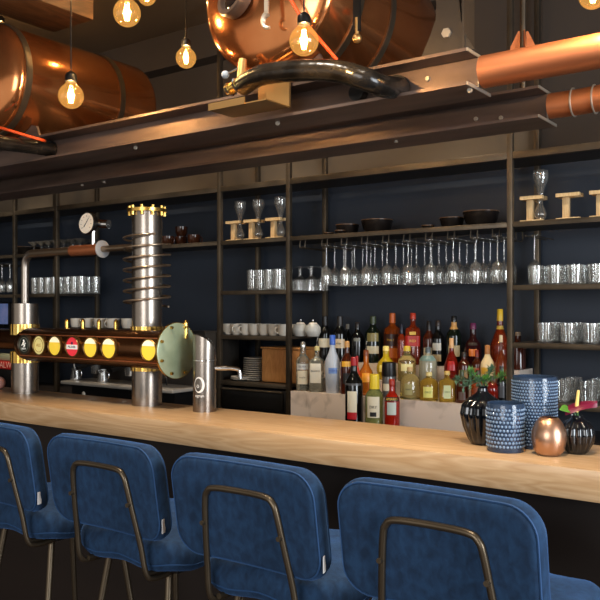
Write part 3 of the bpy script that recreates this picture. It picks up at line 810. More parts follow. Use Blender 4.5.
# brown smoked cups
def bc(t):
    cup_mesh(.04, .06, amber_c, t, .002, .7)
    MB().tube([(.036+.018*math.sin(a*PI/6), 0, .032+.018*math.cos(a*PI/6)) for a in range(7)], .0035, 6).build('handle', amber_c, t)
pc = None
for px, Y, z, lb in [(168, 3.58, 1.87, 'brown smoked glass cup nearest the coiled column'), (181, 3.66, 1.87, 'brown smoked glass cup carrying another cup'), (194, 3.6, 1.87, 'brown smoked glass cup at the right of the group'), (181.5, 3.66, 1.934, 'brown smoked glass cup stacked on another cup')]:
    if pc is None: pc = thing('smoked_cup', lb, 'cup', (XA(px, Y), Y, z), 0, 'brown smoked cups on the top shelf'); bc(pc)
    else: dup(pc, (XA(px, Y), Y, z), random.random()*3, lb)

# wooden tasting stands with flared glasses
def stand(px, label, glasslabel, Y=3.62):
    t = thing('glass_stand', label, 'glass stand', (XA(px, Y), Y, 1.87), 0, 'wooden beer glass stands')
    MB().bb((-.045, -.035, 0), (.060, .035, .014), None, .002).build('base', pale_wood, t)
    MB().bb((-.022, -.014, .014), (.006, .014, .108), None, .002).build('post', pale_wood, t)
    pr = [(-.045, -.035), (.060, -.035), (.060, -.012)] + [(.042+.014*math.cos(a), .014*math.sin(a)) for a in [-PI/3-k*(2*PI-2*PI/3)/8 for k in range(9)]] + [(.060, .012), (.060, .035), (-.045, .035)]
    MB().poly([(x, y, .108) for x, y in pr], (0, 0, .016)).build('top_board', pale_wood, t)
    if glasslabel:
        g = thing('flared_beer_glass', glasslabel, 'beer glass', (XA(px, Y)+.040, Y, 1.885), 0, 'flared glasses in the wooden stands')
        MB().lathe([(.0001, 0), (.016, .001), (.026, .014), (.028, .028), (.022, .048), (.011, .07), (.0105, .1), (.018, .14), (.032, .175), (.036, .19), (.034, .225), (.0325, .225), (.0345, .19), (.016, .14), (.009, .1), (.0001, .09)], 24, None, (False, False)).build('glass_body', glass, g)
stand(235, 'wooden glass stand, leftmost on the shelf above the tumblers', 'flared beer glass in the leftmost wooden stand')
stand(253, 'wooden glass stand, middle of three above the tumblers', 'flared beer glass in the middle stand of the left three')
stand(275, 'wooden glass stand beside the upright, right of the left three', 'flared beer glass beside the upright left of the hanging glasses')
stand(532, 'wooden glass stand just right of the tall upright', 'flared beer glass just right of the tall upright')
stand(568, 'empty wooden glass stand, no glass in it', None)
stand(602, 'wooden glass stand cut by the right picture edge', 'flared beer glass cut by the right picture edge')

# ================================================================== HANGING WINE GLASSES
hang = thing('glass_hanger', 'wire glass hanger rails fixed under the top shelf', 'glass hanger', ((ups[4]+ups[5])/2, 3.65, 1.845))
hx = hang.location.x
rails = [XA(q_, 3.55) for q_ in (305, 327, 346.5, 367, 388, 409, 431, 453, 476, 498)]
for x in rails:
    for s in (-.017, .017):
        MB().tube(smoothpath([(x+s-hx, -.12, 0.01), (x+s-hx, -.125, -.03), (x+s-hx, -.11, -.038), (x+s-hx, .0, -.038), (x+s-hx, .16, -.038), (x+s-hx, .165, .01)], 4), .0028, 6).build('rail', rack_m, hang)
    MB().tube([(x-.017-hx, -.125, -.034), (x+.017-hx, -.125, -.034)], .0028, 6).build('crossbar', rack_m, hang)
zr = 1.845-.038+.004
def wineglass(t):
    # hanging by the foot, origin at the foot
    MB().lathe([(.0001, .003), (.033, .0), (.033, .002), (.006, .006)][::1]+[], 20, None, (False, False)).build('foot', glass, t)
    MB().lathe([(.0045, .0), (.0035, -.03), (.0035, -.10), (.005, -.114)], 10, None, (False, False)).build('stem', glass, t)
    MB().lathe([(.0045, -.111), (.012, -.115), (.023, -.125), (.0285, -.142), (.0300, -.165), (.0285, -.19), (.0255, -.210), (.0245, -.210), (.0285, -.165), (.027, -.142), (.022, -.127), (.0001, -.118)], 22, None, (False, False)).build('bowl', glass, t)
proto = None
for i, x in enumerate(rails):
    if i == 0: continue
    for j, y in enumerate((3.545, 3.63, 3.715, 3.8)):
        if i >= 1 and j == 3 and i % 3 == 0: continue
        nm = ['front', 'second', 'third', 'rear'][j]
        lb = f'hanging wine glass, {nm} in the {ORD[i-1]} filled rail from the left'
        zz = zr
        if proto is None: proto = thing('wine_glass', lb, 'wine glass', (x, y, zz), 0, 'wine glasses hanging under the top shelf'); wineglass(proto)
        else: dup(proto, (x+random.uniform(-.003, .003), y+random.uniform(-.002, .002), zz), random.random()*6, lb)
dup(proto, (ups[5]+.075, 3.6, zr), 0, 'hanging wine glass just right of the tall upright')
MB().cyl((ups[5]+.058-hx, -.12, -.038), (ups[5]+.058-hx, .16, -.038), .0028).build('rail', rack_m, hang)
MB().cyl((ups[5]+.092-hx, -.12, -.038), (ups[5]+.092-hx, .16, -.038), .0028).build('rail', rack_m, hang)
for k, px in enumerate((2, 10)):
    for j, y in enumerate((3.6, 3.7)):
        dup(proto, (XA(px, y), y, zr), 0, f'hanging wine glass at the far left edge, {ORD[k]} column, {RW[j]} row', 'wine glasses hanging at the far left')
hg2 = thing('glass_hanger', 'wire rails holding wine glasses at the far left', 'glass hanger', (XA(4, 3.65), 3.65, 1.845))
for s in (-.12, -.05, .02, .09): MB().cyl((s, -.12, -.038), (s, .16, -.038), .0028).build('rail', rack_m, hg2)
# ================================================================== BOTTLES
PROF = {
 'wine': ([(.9, 0), (1, .01), (1, .60), (.93, .66), (.62, .73), (.40, .78), (.36, .82), (.35, 1)], .35),
 'liquor': ([(.9, 0), (1, .01), (1, .58), (.95, .63), (.72, .69), (.46, .74), (.38, .78), (.36, 1)], .38),
 'square': ([(.93, 0), (1, .01), (1, .66), (.9, .70), (.5, .74), (.34, .78), (.32, 1)], .34),
 'squat': ([(.93, 0), (1, .02), (1, .55), (.93, .66), (.6, .76), (.3, .80), (.28, 1)], .33),
 'cognac': ([(.8, 0), (.88, .01), (1, .28), (.95, .42), (.6, .58), (.34, .68), (.3, .74), (.28, 1)], .30),
 'round': ([(.6, 0), (.75, .02), (1, .25), (1, .4), (.8, .54), (.45, .64), (.33, .70), (.3, 1)], .33),
 'taper': ([(.8, 0), (.85, .01), (1, .45), (.9, .58), (.5, .7), (.36, .78), (.33, 1)], .35),
}
LEV = {0: (3.32, .90), 1: (3.48, ZR0), 2: (3.60, ZR1), 3: (3.73, ZR2)}
cream_l = mat('cream_label', srgb(214, 204, 178), .6)
def bottle(px, w, ytop, lev, kind, gm, cap, capf, labels=(), label='', txt=None, sq=0, Y=None, pour=False):
    Y0, z0 = LEV[lev]; Y0 = Y or Y0
    zc = ZC(px, Y0); R_ = w/2*zc/FPX; H = P(px, ytop, Y0).z-z0
    x = XA(px, Y0)
    t = thing('bottle', label, 'bottle', (x, Y0, z0), math.atan2(-Y0, -x)+PI/2+random.uniform(-.25, .05), 'spirit bottles on and before the marble riser')
    pf, cr = PROF[kind]
    hb = H*(1-capf*.0)
    cz = H*(1-capf)
    def rad(r, a, z):
        if sq:
            k = max(abs(math.cos(a)), abs(math.sin(a)))
            f_ = min(1/k, 1.22)
            return r*(1+(f_-1)*min(1, max(0, (r/R_-.4)/.4)))*.93
        return r
    prof = [(r*R_, h*H) for r, h in pf if h*H <= cz*.999]
    # interpolate at the cap
    for (r0, h0), (r1, h1) in zip(pf[:-1], pf[1:]):
        if h0*H <= cz <= h1*H:
            f_ = (cz-h0*H)/max(1e-6, (h1-h0)*H); prof.append(((r0+(r1-r0)*f_)*R_, cz)); rc = (r0+(r1-r0)*f_)*R_
    body = MB().lathe([(.0001, .001)]+prof+[(.0001, cz)], 28, None, (False, False), rad).build('glass_body', gm, t)
    rc = max(rc*1.08, cr*R_*.9)
    cp = MB().lathe([(.0001, cz), (rc, cz), (rc*1.02, cz+.004), (rc*.96, H-.003), (rc*.8, H), (.0001, H)], 18, None, (False, False)).build('cap', cap, t)
    if pour:
        MB().tube([(0, 0, H), (0, 0, H+.02), (.006, 0, H+.045)], .003, 8).build('pourer', chrome, t)
    for i, (f0, f1, hw_, lm) in enumerate(labels):
        rr = R_*1.0+.0008
        def radat(z):
            for (r0, h0), (r1, h1) in zip(pf[:-1], pf[1:]):
                if h0*H <= z <= h1*H: return (r0+(r1-r0)*(z-h0*H)/max(1e-6, (h1-h0)*H))*R_
            return R_
        rings = []
        nz = 5
        for q_ in range(nz+1):
            z = (f0+(f1-f0)*q_/nz)*H
            ring = []
            for k in range(11):
                a = -PI/2+hw_*(-1+k/5)
                r = rad(radat(z), a, z)+.0009
                ring.append((r*math.cos(a), r*math.sin(a), z))
            rings.append(ring)
        lo = MB().grid(rings, False, False, False).build('paper_label', lm, t)
        if txt and i < len(txt) and txt[i]:
            s_, tm, ts = txt[i]
            zc_ = (f0+f1)/2*H
            text('lettering', s_, ts, tm, lo, lambda u, v, w: Vector(((rad(radat(zc_+v), -PI/2+u/R_, 0)+.0016+w)*math.cos(-PI/2+u/R_), (rad(radat(zc_+v), -PI/2+u/R_, 0)+.0016+w)*math.sin(-PI/2+u/R_), zc_+v)))
    return t
blk = mat('black_glass', srgb(12, 12, 12), .07)
grn = mat('green_black_glass', srgb(14, 22, 14), .07)
brn = mat('brown_liquor', srgb(66, 26, 12), .08, trans=.15)
amb = mat('amber_liquor', srgb(176, 78, 22), .06, trans=.6)
redl = mat('red_liquor', srgb(130, 28, 16), .06, trans=.5)
rdam = mat('red_amber_liquor', srgb(160, 56, 24), .06, trans=.55)
orl = mat('orange_liquor', srgb(216, 118, 34), .06, trans=.55)
yel = mat('yellow_liquor', srgb(230, 196, 40), .06, trans=.5)
pal = mat('pale_gold_liquor', srgb(232, 220, 150), .04, trans=.88)
gld = mat('gold_liquor', srgb(226, 190, 80), .04, trans=.85)
pgr = mat('pale_green_liquor', srgb(176, 190, 120), .04, trans=.85)
ink = mat('ink_black', srgb(24, 22, 22), .5); rink = mat('ink_red', srgb(180, 30, 30), .5); gink = mat('ink_gold', srgb(220, 180, 70), .4)
C = plain
bottle(354, 18, 357, 0, 'wine', blk, C(160, 30, 34), .12, [(.22, .52, .55, cream_l), (.12, .22, .55, C(180, 30, 36)), (.60, .63, 1.2, C(70, 70, 72))], 'black vermouth bottle with white and red label, front row left', [None, None, None])
bottle(374.5, 18.5, 374, 0, 'liquor', pgr, C(226, 196, 50), .27, [(.22, .60, .7, cream_l), (.24, .32, .35, ink)], 'pale green bottle with yellow top, front row middle', [('DRY', ink, .018)])
bottle(392, 15.5, 379, 0, 'liquor', mat('bright_red_liquor', srgb(190, 40, 22), .06, trans=.55), C(150, 40, 26), .12, [(.58, .66, 1.1, ink), (.32, .56, .6, C(190, 200, 190))], 'bright red aperitif bottle, front row right', [('AMARO', gink, .017)])
bottle(303, 14, 342, 1, 'liquor', clear_b, silver_cap, .12, [(.44, .56, .9, C(200, 200, 196)), (.14, .42, .75, cream_l)], 'clear bottle with silver cap, leftmost on the riser', [('SILVER', ink, .014), ('tequila', ink, .012)])
bottle(317, 15, 346, 1, 'square', clear_b, C(190, 176, 120), .1, [(.2, .72, .7, C(214, 208, 190))], 'square clear bottle with metal pourer and tall label', [('BLANCO', ink, .011)], sq=1, pour=True)
bottle(332.5, 15.5, 335, 1, 'taper', frost, C(60, 100, 190), .17, [(.34, .44, .6, C(120, 150, 205))], 'frosted vodka bottle with a blue cap', [('VODKA', C(60, 80, 160), .013)])
bottle(347, 13, 341, 1, 'liquor', brn, C(190, 140, 80), .12, [(.52, .62, .9, C(214, 160, 50)), (.2, .4, .7, ink)], 'dark brandy bottle with gold cap right of the frosted bottle')
bottle(366, 16, 350, 1, 'round', orl, C(120, 60, 30), .12, [(.3, .5, .6, C(230, 150, 40))], 'orange liqueur bottle with steel pourer', pour=True)
bottle(357, 7, 356, 1, 'taper', C(200, 60, 40, .2, 0, .2), C(170, 40, 40), .2, [], 'small red bottle left of the orange liqueur', Y=3.42+.02)
bottle(386, 19, 346, 2, 'round', yel, C(236, 214, 120), .14, [(.25, .45, .6, C(244, 224, 120))], 'bright yellow liqueur bottle behind the red aperitif')
bottle(389, 14, 362, 1, 'squat', C(120, 120, 120, .15, 0, .3), black_m, .4, [(.2, .4, .8, cream_l)], 'squat bottle with a bulky black stopper', Y=3.46)
bottle(407, 18, 346, 2, 'liquor', pal, C(214, 180, 50), .14, [(.3, .5, .7, C(226, 214, 150))], 'pale gold bottle with a yellow cap')
bottle(410, 20, 367, 1, 'squat', pal, C(180, 150, 100), .14, [(.15, .5, .4, C(150, 140, 90))], 'squat pale bottle with cork stopper behind red aperitif', [('ANEJO', ink, .009)], Y=3.47)
bottle(428, 18, 347, 2, 'squat', C(200, 200, 176, .1, 0, .6), C(74, 84, 88), .16, [(.62, .76, 1.2, C(104, 130, 124))], 'clear bottle with teal label and teal cap')
bottle(429, 19, 372, 1, 'squat', gld, C(206, 190, 130), .14, [(.12, .5, .5, C(206, 200, 110))], 'squat yellow bottle with green-yellow label', [('ORO', C(60, 90, 60), .014)], Y=3.47)
bottle(447, 17, 371, 1, 'square', gld, C(190, 160, 90), .12, [(.12, .55, .4, C(190, 196, 150))], 'squat golden square bottle left of the herb vase', [('ORO', C(60, 90, 60), .011)], sq=1, Y=3.47)
bottle(462, 14, 370, 1, 'squat', brn, C(60, 70, 50), .2, [(.1, .35, .5, C(80, 60, 50))], 'small dark bottle hidden by the herb leaves', Y=3.47)
bottle(325, 14, 316, 3, 'wine', blk, C(30, 28, 28), .22, [(.3, .5, .9, cream_l)], 'black wine bottle with cream label behind the square bottle')
bottle(340, 14, 316, 3, 'wine', blk, C(40, 36, 34), .22, [(.3, .5, .9, C(206, 184, 150))], 'black wine bottle with tan label behind the frosted bottle', [('RIOJA', ink, .011)], Y=3.70)
bottle(347.5, 9, 324, 3, 'wine', blk, C(170, 168, 160), .14, [], 'slim black bottle with silver neck behind the gold cap', Y=3.81)
bottle(357.5, 13, 322, 3, 'wine', blk, C(36, 32, 32), .14, [(.52, .6, .5, C(120, 120, 110))], 'plain black bottle left of the round-badged green one')
bottle(373, 16, 316, 3, 'wine', grn, C(60, 70, 44), .16, [(.46, .64, .75, C(124, 112, 64)), (.2, .36, .8, C(200, 190, 160))], 'dark green bottle with a round gold badge')
bottle(392.5, 17, 313, 3, 'square', mat('orange_whisky', srgb(190, 88, 26), .06, trans=.5), C(206, 100, 36), .2, [(.34, .58, .9, C(60, 30, 20)), (.1, .3, .9, C(210, 110, 36))], 'whisky bottle with tall orange cap', [('MALT', gink, .016)], sq=0, Y=3.79)
bottle(401.5, 8.5, 324, 3, 'liquor', rdam, C(20, 24, 40), .24, [], 'slim whisky bottle with navy cap beside the orange cap', Y=3.69)
bottle(413, 16, 313, 3, 'square', rdam, C(196, 60, 36), .12, [(.36, .56, .9, C(176, 40, 30)), (.58, .64, .4, gink)], 'red-labelled square whisky bottle with red cap', [('RED', gink, .018)], sq=1)
bottle(429, 12, 321, 3, 'liquor', brn, C(26, 24, 24), .2, [(.2, .4, .9, C(190, 180, 150))], 'dark brown bottle with black cap right of red whisky')
bottle(438, 13, 320, 3, 'liquor', blk, C(50, 40, 36), .14, [(.34, .5, .7, C(200, 196, 184)), (.1, .25, .7, C(180, 160, 120))], 'black rum bottle with small white label')
bottle(454, 15, 316, 3, 'wine', grn, C(20, 20, 20), .08, [(.74, .88, 3.0, C(214, 160, 90)), (.2, .42, .8, C(206, 190, 150))], 'champagne bottle with tan neck foil')
bottle(451.5, 15, 338, 2, 'cognac', redl, C(206, 160, 110), .22, [(.3, .5, .5, C(150, 20, 20))], 'red bottle with pale tan neck foil before the champagne')
bottle(473, 18, 323, 3, 'round', mat('maroon_glass', srgb(44, 14, 16), .08), C(110, 40, 80), .14, [(.26, .42, .45, C(224, 120, 40)), (.5, .56, .6, C(60, 50, 44))], 'round dark bottle with purple cap and orange label')
bottle(487.5, 14, 345, 2, 'taper', mat('cream_glass', srgb(224, 204, 160), .2), C(176, 120, 70), .22, [(.3, .46, .8, C(216, 170, 60))], 'cream bottle with brown stopper behind the herbs')
bottle(500, 19, 309, 3, 'cognac', rdam, C(232, 186, 50), .2, [(.66, .72, 3.0, gink)], 'tall cut-glass cognac bottle with big yellow stopper')
bottle(501, 12, 335, 2, 'cognac', mat('brown_cognac', srgb(120, 50, 20), .08, trans=.3), C(214, 190, 150), .14, [], 'small cognac bottle with pale stopper before the tall one')
bottle(501.5, 10, 366, 1, 'liquor', blk, C(40, 36, 36), .14, [(.2, .5, .6, C(50, 50, 54))], 'small black bottle between herb vase and tall blue vase')
bottle(518, 15, 332, 3, 'liquor', brn, C(150, 130, 110), .1, [], 'brown bottle just right of the tall upright')
bottle(464, 13, 352, 2, 'liquor', brn, C(40, 34, 30), .14, [(.2, .45, .7, C(150, 120, 80))], 'brown bottle between red bottle and the maroon one')
bottle(478, 14, 370, 1, 'squat', amb, C(60, 40, 30), .16, [(.15, .5, .6, C(120, 60, 40))], 'short amber bottle hidden behind the herb leaves', Y=3.46)
bottle(492, 13, 376, 1, 'squat', redl, C(60, 40, 30), .16, [], 'short red-brown bottle behind the black vase neck', Y=3.46)
bottle(477, 10, 350, 2, 'liquor', brn, C(120, 40, 30), .2, [(.2, .5, .6, C(150, 60, 30))], 'brown bottle left of the cream bottle')

# ================================================================== VASES ON THE BAR
ribblack = mat('black_ribbed_glass', srgb(10, 14, 20), .12, coat=.5)
def ribvase(px, ybase, r, prof, label, n=16):
    Y0 = (HC-ZT)*FPX/(ybase-HY)*(ct+(px-300)/FPX*st)+r*.55
    t = thing('ribbed_vase', label, 'vase', (XA(px, Y0), Y0, ZT), .2)
    pr = []
    for k in range(len(prof)-1):
        for q_ in range(4):
            f_ = q_/4; pr.append((prof[k][0]+(prof[k+1][0]-prof[k][0])*f_, prof[k][1]+(prof[k+1][1]-prof[k][1])*f_))
    pr.append(prof[-1]); H = prof[-1][1]
    def fn(rr, a, z):
        f_ = max(0, min(1, (rr/r-.45)/.4))
        return rr*(1+.075*f_*(abs(math.cos(a*n/2))-.6)*1.6)
    MB().lathe([(.0001, .0)]+pr+[(pr[-1][0]-.004, H), (pr[-1][0]-.004, H-.03)], n*8, None, (False, False), fn).build('body', ribblack, t, True, 70)
    return t, Y0
VA, ya = ribvase(482.5, 446, .060, [(.030, 0), (.040, .015), (.053, .05), (.060, .085), (.056, .108), (.043, .125), (.024, .138), (.015, .146), (.013, .158), (.017, .162)], 'large black ribbed vase holding green herb sprigs')
VE, ye = ribvase(577, 455, .044, [(.022, 0), (.028, .006), (.040, .03), (.044, .05), (.041, .07), (.03, .084), (.016, .092), (.013, .097), (.015, .1)], 'small black ribbed vase holding a pink anthurium', 14)
def beadvase(px, yb, r, h, label):
    Y0 = (HC-ZT)*FPX/(yb-HY)*(ct+(px-300)/FPX*st)+r*.7
    t = thing('bead_glass_vase', label, 'vase', (XA(px, Y0), Y0, ZT))
    pt = .0082 if h > .15 else .0100
    rows = int(h/pt); seg = int(2*PI*r/pt)
    MB().lathe([(.0001, 0), (r-.004, 0), (r-.002, .004), (r-.002, h-.004), (r-.0035, h), (r-.006, h-.001), (r-.006, .012), (.0001, .010)], 64, None, (False, False)).build('body', mat('deep_blue_glass', srgb(70, 92, 124), .1, trans=.55), t)
    bm_ = MB()
    for i in range(1, rows-1):
        for j in range(seg):
            a = 2*PI*(j+(.5 if i % 2 else 0))/seg; z = (i+.5)*h/rows
            rx, rz = pt*.40, pt*.40
            M = Matrix.Translation(((r-.0025)*math.cos(a), (r-.0025)*math.sin(a), z)) @ Matrix.Rotation(a, 4, 'Z') @ Matrix.Rotation(PI/2, 4, 'Y')
            bm_.lathe([(rx, 0), (rx*.8, pt*.16), (.0001, pt*.25)], 8, M, (False, False))
    o_ = bm_.build('bead_pattern', mat('lens_lit_blue_glass', srgb(140, 166, 198), .12, trans=.3), t, True, 60)  # beads coloured paler than the body to imitate light gathered by each lens
    o_['kind'] = 'stuff'
    return t
beadvase(534.5, 449, .0625, .193, 'tall blue beaded glass vase behind the copper one')
beadvase(505.5, 453, .0515, .128, 'short blue beaded glass holder between the vases')
Y0 = (HC-ZT)*FPX/(457-HY)*(ct+(549-300)/FPX*st)+.03
t = thing('copper_votive', 'small rounded copper tealight holder before the tall blue vase', 'candle holder', (XA(549, Y0), Y0, ZT))
MB().lathe([(.0001, 0), (.028, 0), (.038, .012), (.0445, .04), (.043, .062), (.034, .084), (.024, .096), (.0215, .0975), (.023, .094), (.031, .082), (.041, .06), (.042, .04), (.0001, .006)], 48, None, (False, False)).build('body', mat('rose_copper', srgb(200, 158, 130), .34, .95), t)
# herbs
g1 = mat('herb_green', srgb(74, 120, 58), .5); g2 = mat('herb_grey_green', srgb(70, 98, 72), .55); g3 = mat('bright_green', srgb(78, 130, 44), .45)
top = Vector((VA.location.x, VA.location.y, ZT+.162))
def sprig(label, dx, dz, m, nn, ln, wd, seed):
    random.seed(seed)
    t = thing('herb_sprig', label, 'herb sprig', top-Vector((0, 0, .03)), 0, 'herb sprigs in the black vase')
    vr = Vector((ct, st, 0)); vf = Vector((-st, ct, 0))
    end = vr*dx+Vector((0, 0, .03+dz))
    path = smoothpath([(0, 0, 0), (vr*dx*.15+Vector((0, 0, .04))), end*.7+Vector((0, 0, .012)), end], 5)
    MB().tube(path, .0012, 5).build('stem', g2, t)
    lf = MB()
    for k in range(nn):
        f_ = .35+.65*random.random(); p = path[min(len(path)-1, int(f_*(len(path)-1)))]
        d = Vector((random.gauss(0, 1), random.gauss(0, 1), random.gauss(.3, .9))).normalized()
        d = (d+(end.normalized())*.5).normalized()
        s_ = d.cross(Vector((0, 0, 1))).normalized()*wd
        l_ = ln*random.uniform(.6, 1.1)
        up = s_.cross(d).normalized()*wd*.25
        a, b_, c, e = p, p+d*l_*.5+s_+up, p+d*l_, p+d*l_*.5-s_+up
        vs = [lf.bm.verts.new(q_) for q_ in (a, b_, c, e)]
        mid = lf.bm.verts.new(p+d*l_*.5-up)
        for q_ in range(4): lf.bm.faces.new((vs[q_], vs[(q_+1) % 4], mid))
    lf.build('leaves', m, t)
sprig('dark green herb sprig leaning left from the black vase', -.075, .018, g2, 60, .02, .004, 1)
sprig('green needle sprig leaning right over the short blue glass', .062, .028, g1, 60, .026, .0022, 2)
sprig('bright green sprig upright in the middle of the vase', .012, .02, g3, 60, .018, .0045, 3)
sprig('herb sprig rising left behind the bright one', -.038, .04, g1, 60, .024, .0028, 4)
sprig('grey green herb sprig rising right of centre', .026, .046, g2, 55, .022, .0035, 5)
sprig('low herb sprig dropping left over the vase shoulder', -.055, -.002, g2, 45, .02, .004, 6)
# anthurium
vt = Vector((VE.location.x, VE.location.y, ZT+.1))
t = thing('anthurium', 'pink anthurium flower with yellow spadix in the small vase', 'flower', vt-Vector((0, 0, .03)))
vr = Vector((ct, st, 0)); vf = Vector((-st, ct, 0))
MB().tube(smoothpath([(0, 0, 0), vr*.002+Vector((0, 0, .03)), vr*.0+Vector((0, 0, .043))], 5), .002, 6).build('stem', g1, t)
sp_ = MB(); rings = []
for k in range(13):
    u = k/12; cx = -.032+.085*u; hwid = .017*math.sin(PI*min(1, u*1.0+.03))**.6*(1-.55*u)
    z = .034+.004+.020*u+.006*math.sin(u*PI)
    rings.append([vr*cx+vf*(-hwid*1.2)+Vector((0, 0, z-.008)), vr*cx+vf*(-hwid*.5)+Vector((0, 0, z+.002)), vr*cx+Vector((0, 0, z+.0045)), vr*cx+vf*(hwid*.5)+Vector((0, 0, z+.006)), vr*cx+vf*(hwid*1.2)+Vector((0, 0, z+.009))])
sp_.grid(rings, False, False, False)
sp_.build('spathe', mat('magenta_petal', srgb(112, 24, 52), .35), t)
MB().tube(smoothpath([vr*(-.002)+Vector((0, 0, .038)), vr*(.001)+Vector((0, 0, .07)), vr*.004+Vector((0, 0, .095))], 5), .005, 10, rf=lambda f: .0055-.002*f).build('spadix', mat('yellow_spadix', srgb(236, 206, 120), .5), t)
t = thing('anthurium_leaf', 'single green leaf leaning out of the small vase', 'leaf', vt-Vector((0, 0, .03)))
MB().tube([(0, 0, 0), vr*(-.004)+Vector((0, 0, .032)), vr*(-.012)+Vector((0, 0, .04))], .0012, 5).build('stem', g1, t)
rings = []
for k in range(9):
    u = k/8; cx = -.012-.034*u; hwid = .013*math.sin(PI*min(.97, u*.9+.08))
    z = .040+.006*math.sin(u*PI)+.004*u
    rings.append([vr*cx+vf*(-hwid)+Vector((0, 0, z-hwid*.7)), vr*cx+Vector((0, 0, z)), vr*cx+vf*hwid+Vector((0, 0, z+hwid*.6))])
MB().grid(rings, False, False, False).build('blade', g3, t)

# ================================================================== LEFT EDGE ITEMS
x = XA(0, 3.45)
t = thing('monitor', 'small screen at the far left behind the font column', 'monitor', (XA(8, 3.70)-.13, 3.72, 1.324))
MB().bb((-.15, -.01, .02), (.125, .02, .2), None, .004).build('housing', black_m, t)
scm = mat('screen_picture', srgb(60, 80, 120), .3, emit=srgb(70, 90, 130), es=.8)
add_noise(scm, srgb(30, 40, 70), srgb(150, 120, 130), 9)
MB().bb((-.14, -.0115, .03), (.115, -.0101, .19)).build('screen', scm, t)
MB().bb((-.05, -.0, 0), (.05, .04, .02)).build('stand', black_m, t)
xe = XA(12, 3.25)-.125
t = thing('red_box', 'red box with white letters at the far left of the bar', 'box', (xe, 3.3, .9))
MB().bb((-.16, -.05, .0), (.125, .08, .16), None, .003).build('crate', black_m, t)
rp = MB().bb((-.16, -.052, .161), (.125, .08, .215), None, .003).build('sleeve', C(190, 34, 26), t)
text('lettering', 'ALW', .062, C(244, 190, 170), rp, lambda u, v, w: Vector((u+.055, -.0535-w, .188+v)))
MB().bb((-.14, -.03, .216), (.09, .06, .26), None, .01).build('contents', C(150, 150, 120), t)
o = MB().ball((0, 0, .03), .03, seg=20).build('pink_ball', C(222, 170, 160, .5)); o.location = (XA(-1, 2.2), 2.2, ZT); tag(o, 'small pale pink ball at the far left on the bar', 'ball')

# ================================================================== BAR STOOLS
def rrect(w, h, rc, n=8):
    pts = []
    for cx, cy, a0 in ((w-rc, h-rc, 0), (-w+rc, h-rc, PI/2), (-w+rc, -h+rc, PI), (w-rc, -h+rc, 3*PI/2)):
        for k in range(n+1):
            a = a0+k/n*PI/2; pts.append((cx+rc*math.cos(a), cy+rc*math.sin(a)))
    # subdivide the long straight runs
    out = []
    for i in range(len(pts)):
        a, b_ = pts[i], pts[(i+1) % len(pts)]
        d = math.hypot(a[0]-b_[0], a[1]-b_[1]); m_ = max(1, int(d/.03))
        for k in range(m_): out.append((a[0]+(b_[0]-a[0])*k/m_, a[1]+(b_[1]-a[1])*k/m_))
    return out
def cushion(w, h, th, rc, edge, tf, puff=.006):
    base = rrect(w, h, rc)
    def ringat(s, ins):   # s: scale to the centre; ins: inset at the rim
        return [(x*(1-ins/w)*s, y*(1-ins/h)*s) for x, y in base]
    rings = []
    for s in (.02, .3, .55, .75, .9): rings.append([(x, y, -th/2-puff*(1-s*s)) for x, y in ringat(s, edge*.9)])
    for k in range(9):
        a = -PI/2+k/8*PI
        ins = edge*(1-math.cos(a)); z = (th/2)*math.sin(a) if abs(math.sin(a)) < 1 else th/2*math.sin(a)
        rings.append([(x, y, z) for x, y in ringat(1, ins)])
    for s in (.9, .75, .55, .3, .02): rings.append([(x, y, th/2+puff*(1-s*s)) for x, y in ringat(s, edge*.9)])
    return MB().grid([[tf(*p) for p in r] for r in rings]), base
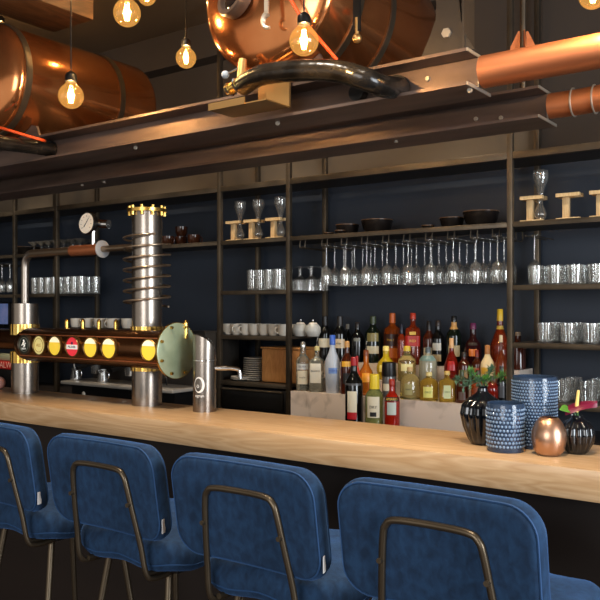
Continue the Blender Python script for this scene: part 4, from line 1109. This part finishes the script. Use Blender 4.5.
def make_stool(label, loc):
    t = thing('bar_stool', label, 'bar stool', loc, 0, 'blue velvet bar stools along the counter')
    W2, H2 = .218, .128
    zb = 1.002
    # local: origin on the floor below the backrest; +y towards the counter
    def tb_(x, y, z): return Vector((x, .0+z+.25*x*x*0+ (y)*-.16 - .35*x*x, zb+y))
    m, base = cushion(W2, H2, .052, .062, .017, tb_)
    bk = m.build('backrest', velvet, t, True, 80)
    pv = mat('blue_piping', srgb(40, 76, 120), .7)
    for zz in (-.021, .021):
        MB().tube([tb_(x*(1-.006/W2), y*(1-.006/H2), zz) for x, y in base], .0022, 5, True).build('piping', pv, bk)
    tg = MB().bb((-.0005, -.008, -.018), (.001, .008, .018)).build('care_tag', C(225, 225, 225, .6), bk)
    tg.location = tb_(W2-.001, -.075, -.012); tg.rotation_euler = (0, 0, .3)
    def ts(x, y, z): return Vector((x*(1+.03*(y/.2)), .228+y, .822+z+.02*(abs(y)/.2)**3*0 + .006*math.cos(x*30)*math.cos(y*30)))
    m, base = cushion(.218, .205, .084, .085, .024, ts, .010)
    se = m.build('seat', velvet, t, True, 80)
    MB().tube([ts(x*.985, y*.985, -.02) for x, y in base], .002, 5, True).build('piping', pv, se)
    MB().bb((-.17, .08, .768), (.17, .39, .784), None, .004).build('seat_plate', black_m, t)
    # hairpin back frame
    h0 = [(-.135, .10, .765), (-.135, .03, .765), (-.134, .002, .785), (-.128, -.012, .86), (-.117, -.030, .95), (-.107, -.043, 1.022), (-.099, -.046, 1.045), (-.078, -.047, 1.058), (0, -.044, 1.060)]
    pth = h0 + [(-a, b_, c) for a, b_, c in reversed(h0[:-1])]
    MB().tube(smoothpath(pth, 5), .0075, 12).build('back_frame', dark_tube, t)
    for s in (-1, 1):
        MB().cyl((s*.1145, -.048, .97), (s*.1145, -.018, .97), .006, seg=8).build('screw', dark_tube, t)
        MB().tube(smoothpath([(s*.12, .02, .776), (s*.12, .10, .772), (s*.12, .2, .772), (s*.12, .37, .772)], 4), .008, 10).build('side_rail', dark_tube, t)
        for yy, fy in ((.10, -.02), (.36, .46)):
            MB().cyl((s*.12, yy, .775), (s*.20, fy, 0.0), .0105, .0085, 12).build('leg', dark_tube, t)
    fr = [(-.175, .0, .25), (.175, 0, .25), (.175, .44, .25), (-.175, .44, .25)]
    MB().tube(smoothpath([Vector(p) for p in (fr[0], fr[1])], 4), .007, 8).build('footrest', dark_tube, t)
    MB().tube([Vector(p) for p in (fr[3], fr[2])], .007, 8).build('footrest', dark_tube, t)
    return t
SY = 1.445
s0 = make_stool('blue velvet bar stool nearest the camera at lower right', (-.705, SY, 0))
dup(s0, (-1.190, SY, 0), 0, 'blue velvet bar stool in the middle, second from the right')
dup(s0, (-1.690, SY+.01, 0), 0, 'blue velvet bar stool, second from the left')
dup(s0, (-2.20, SY+.01, 0), 0, 'blue velvet bar stool cut off by the left picture edge')
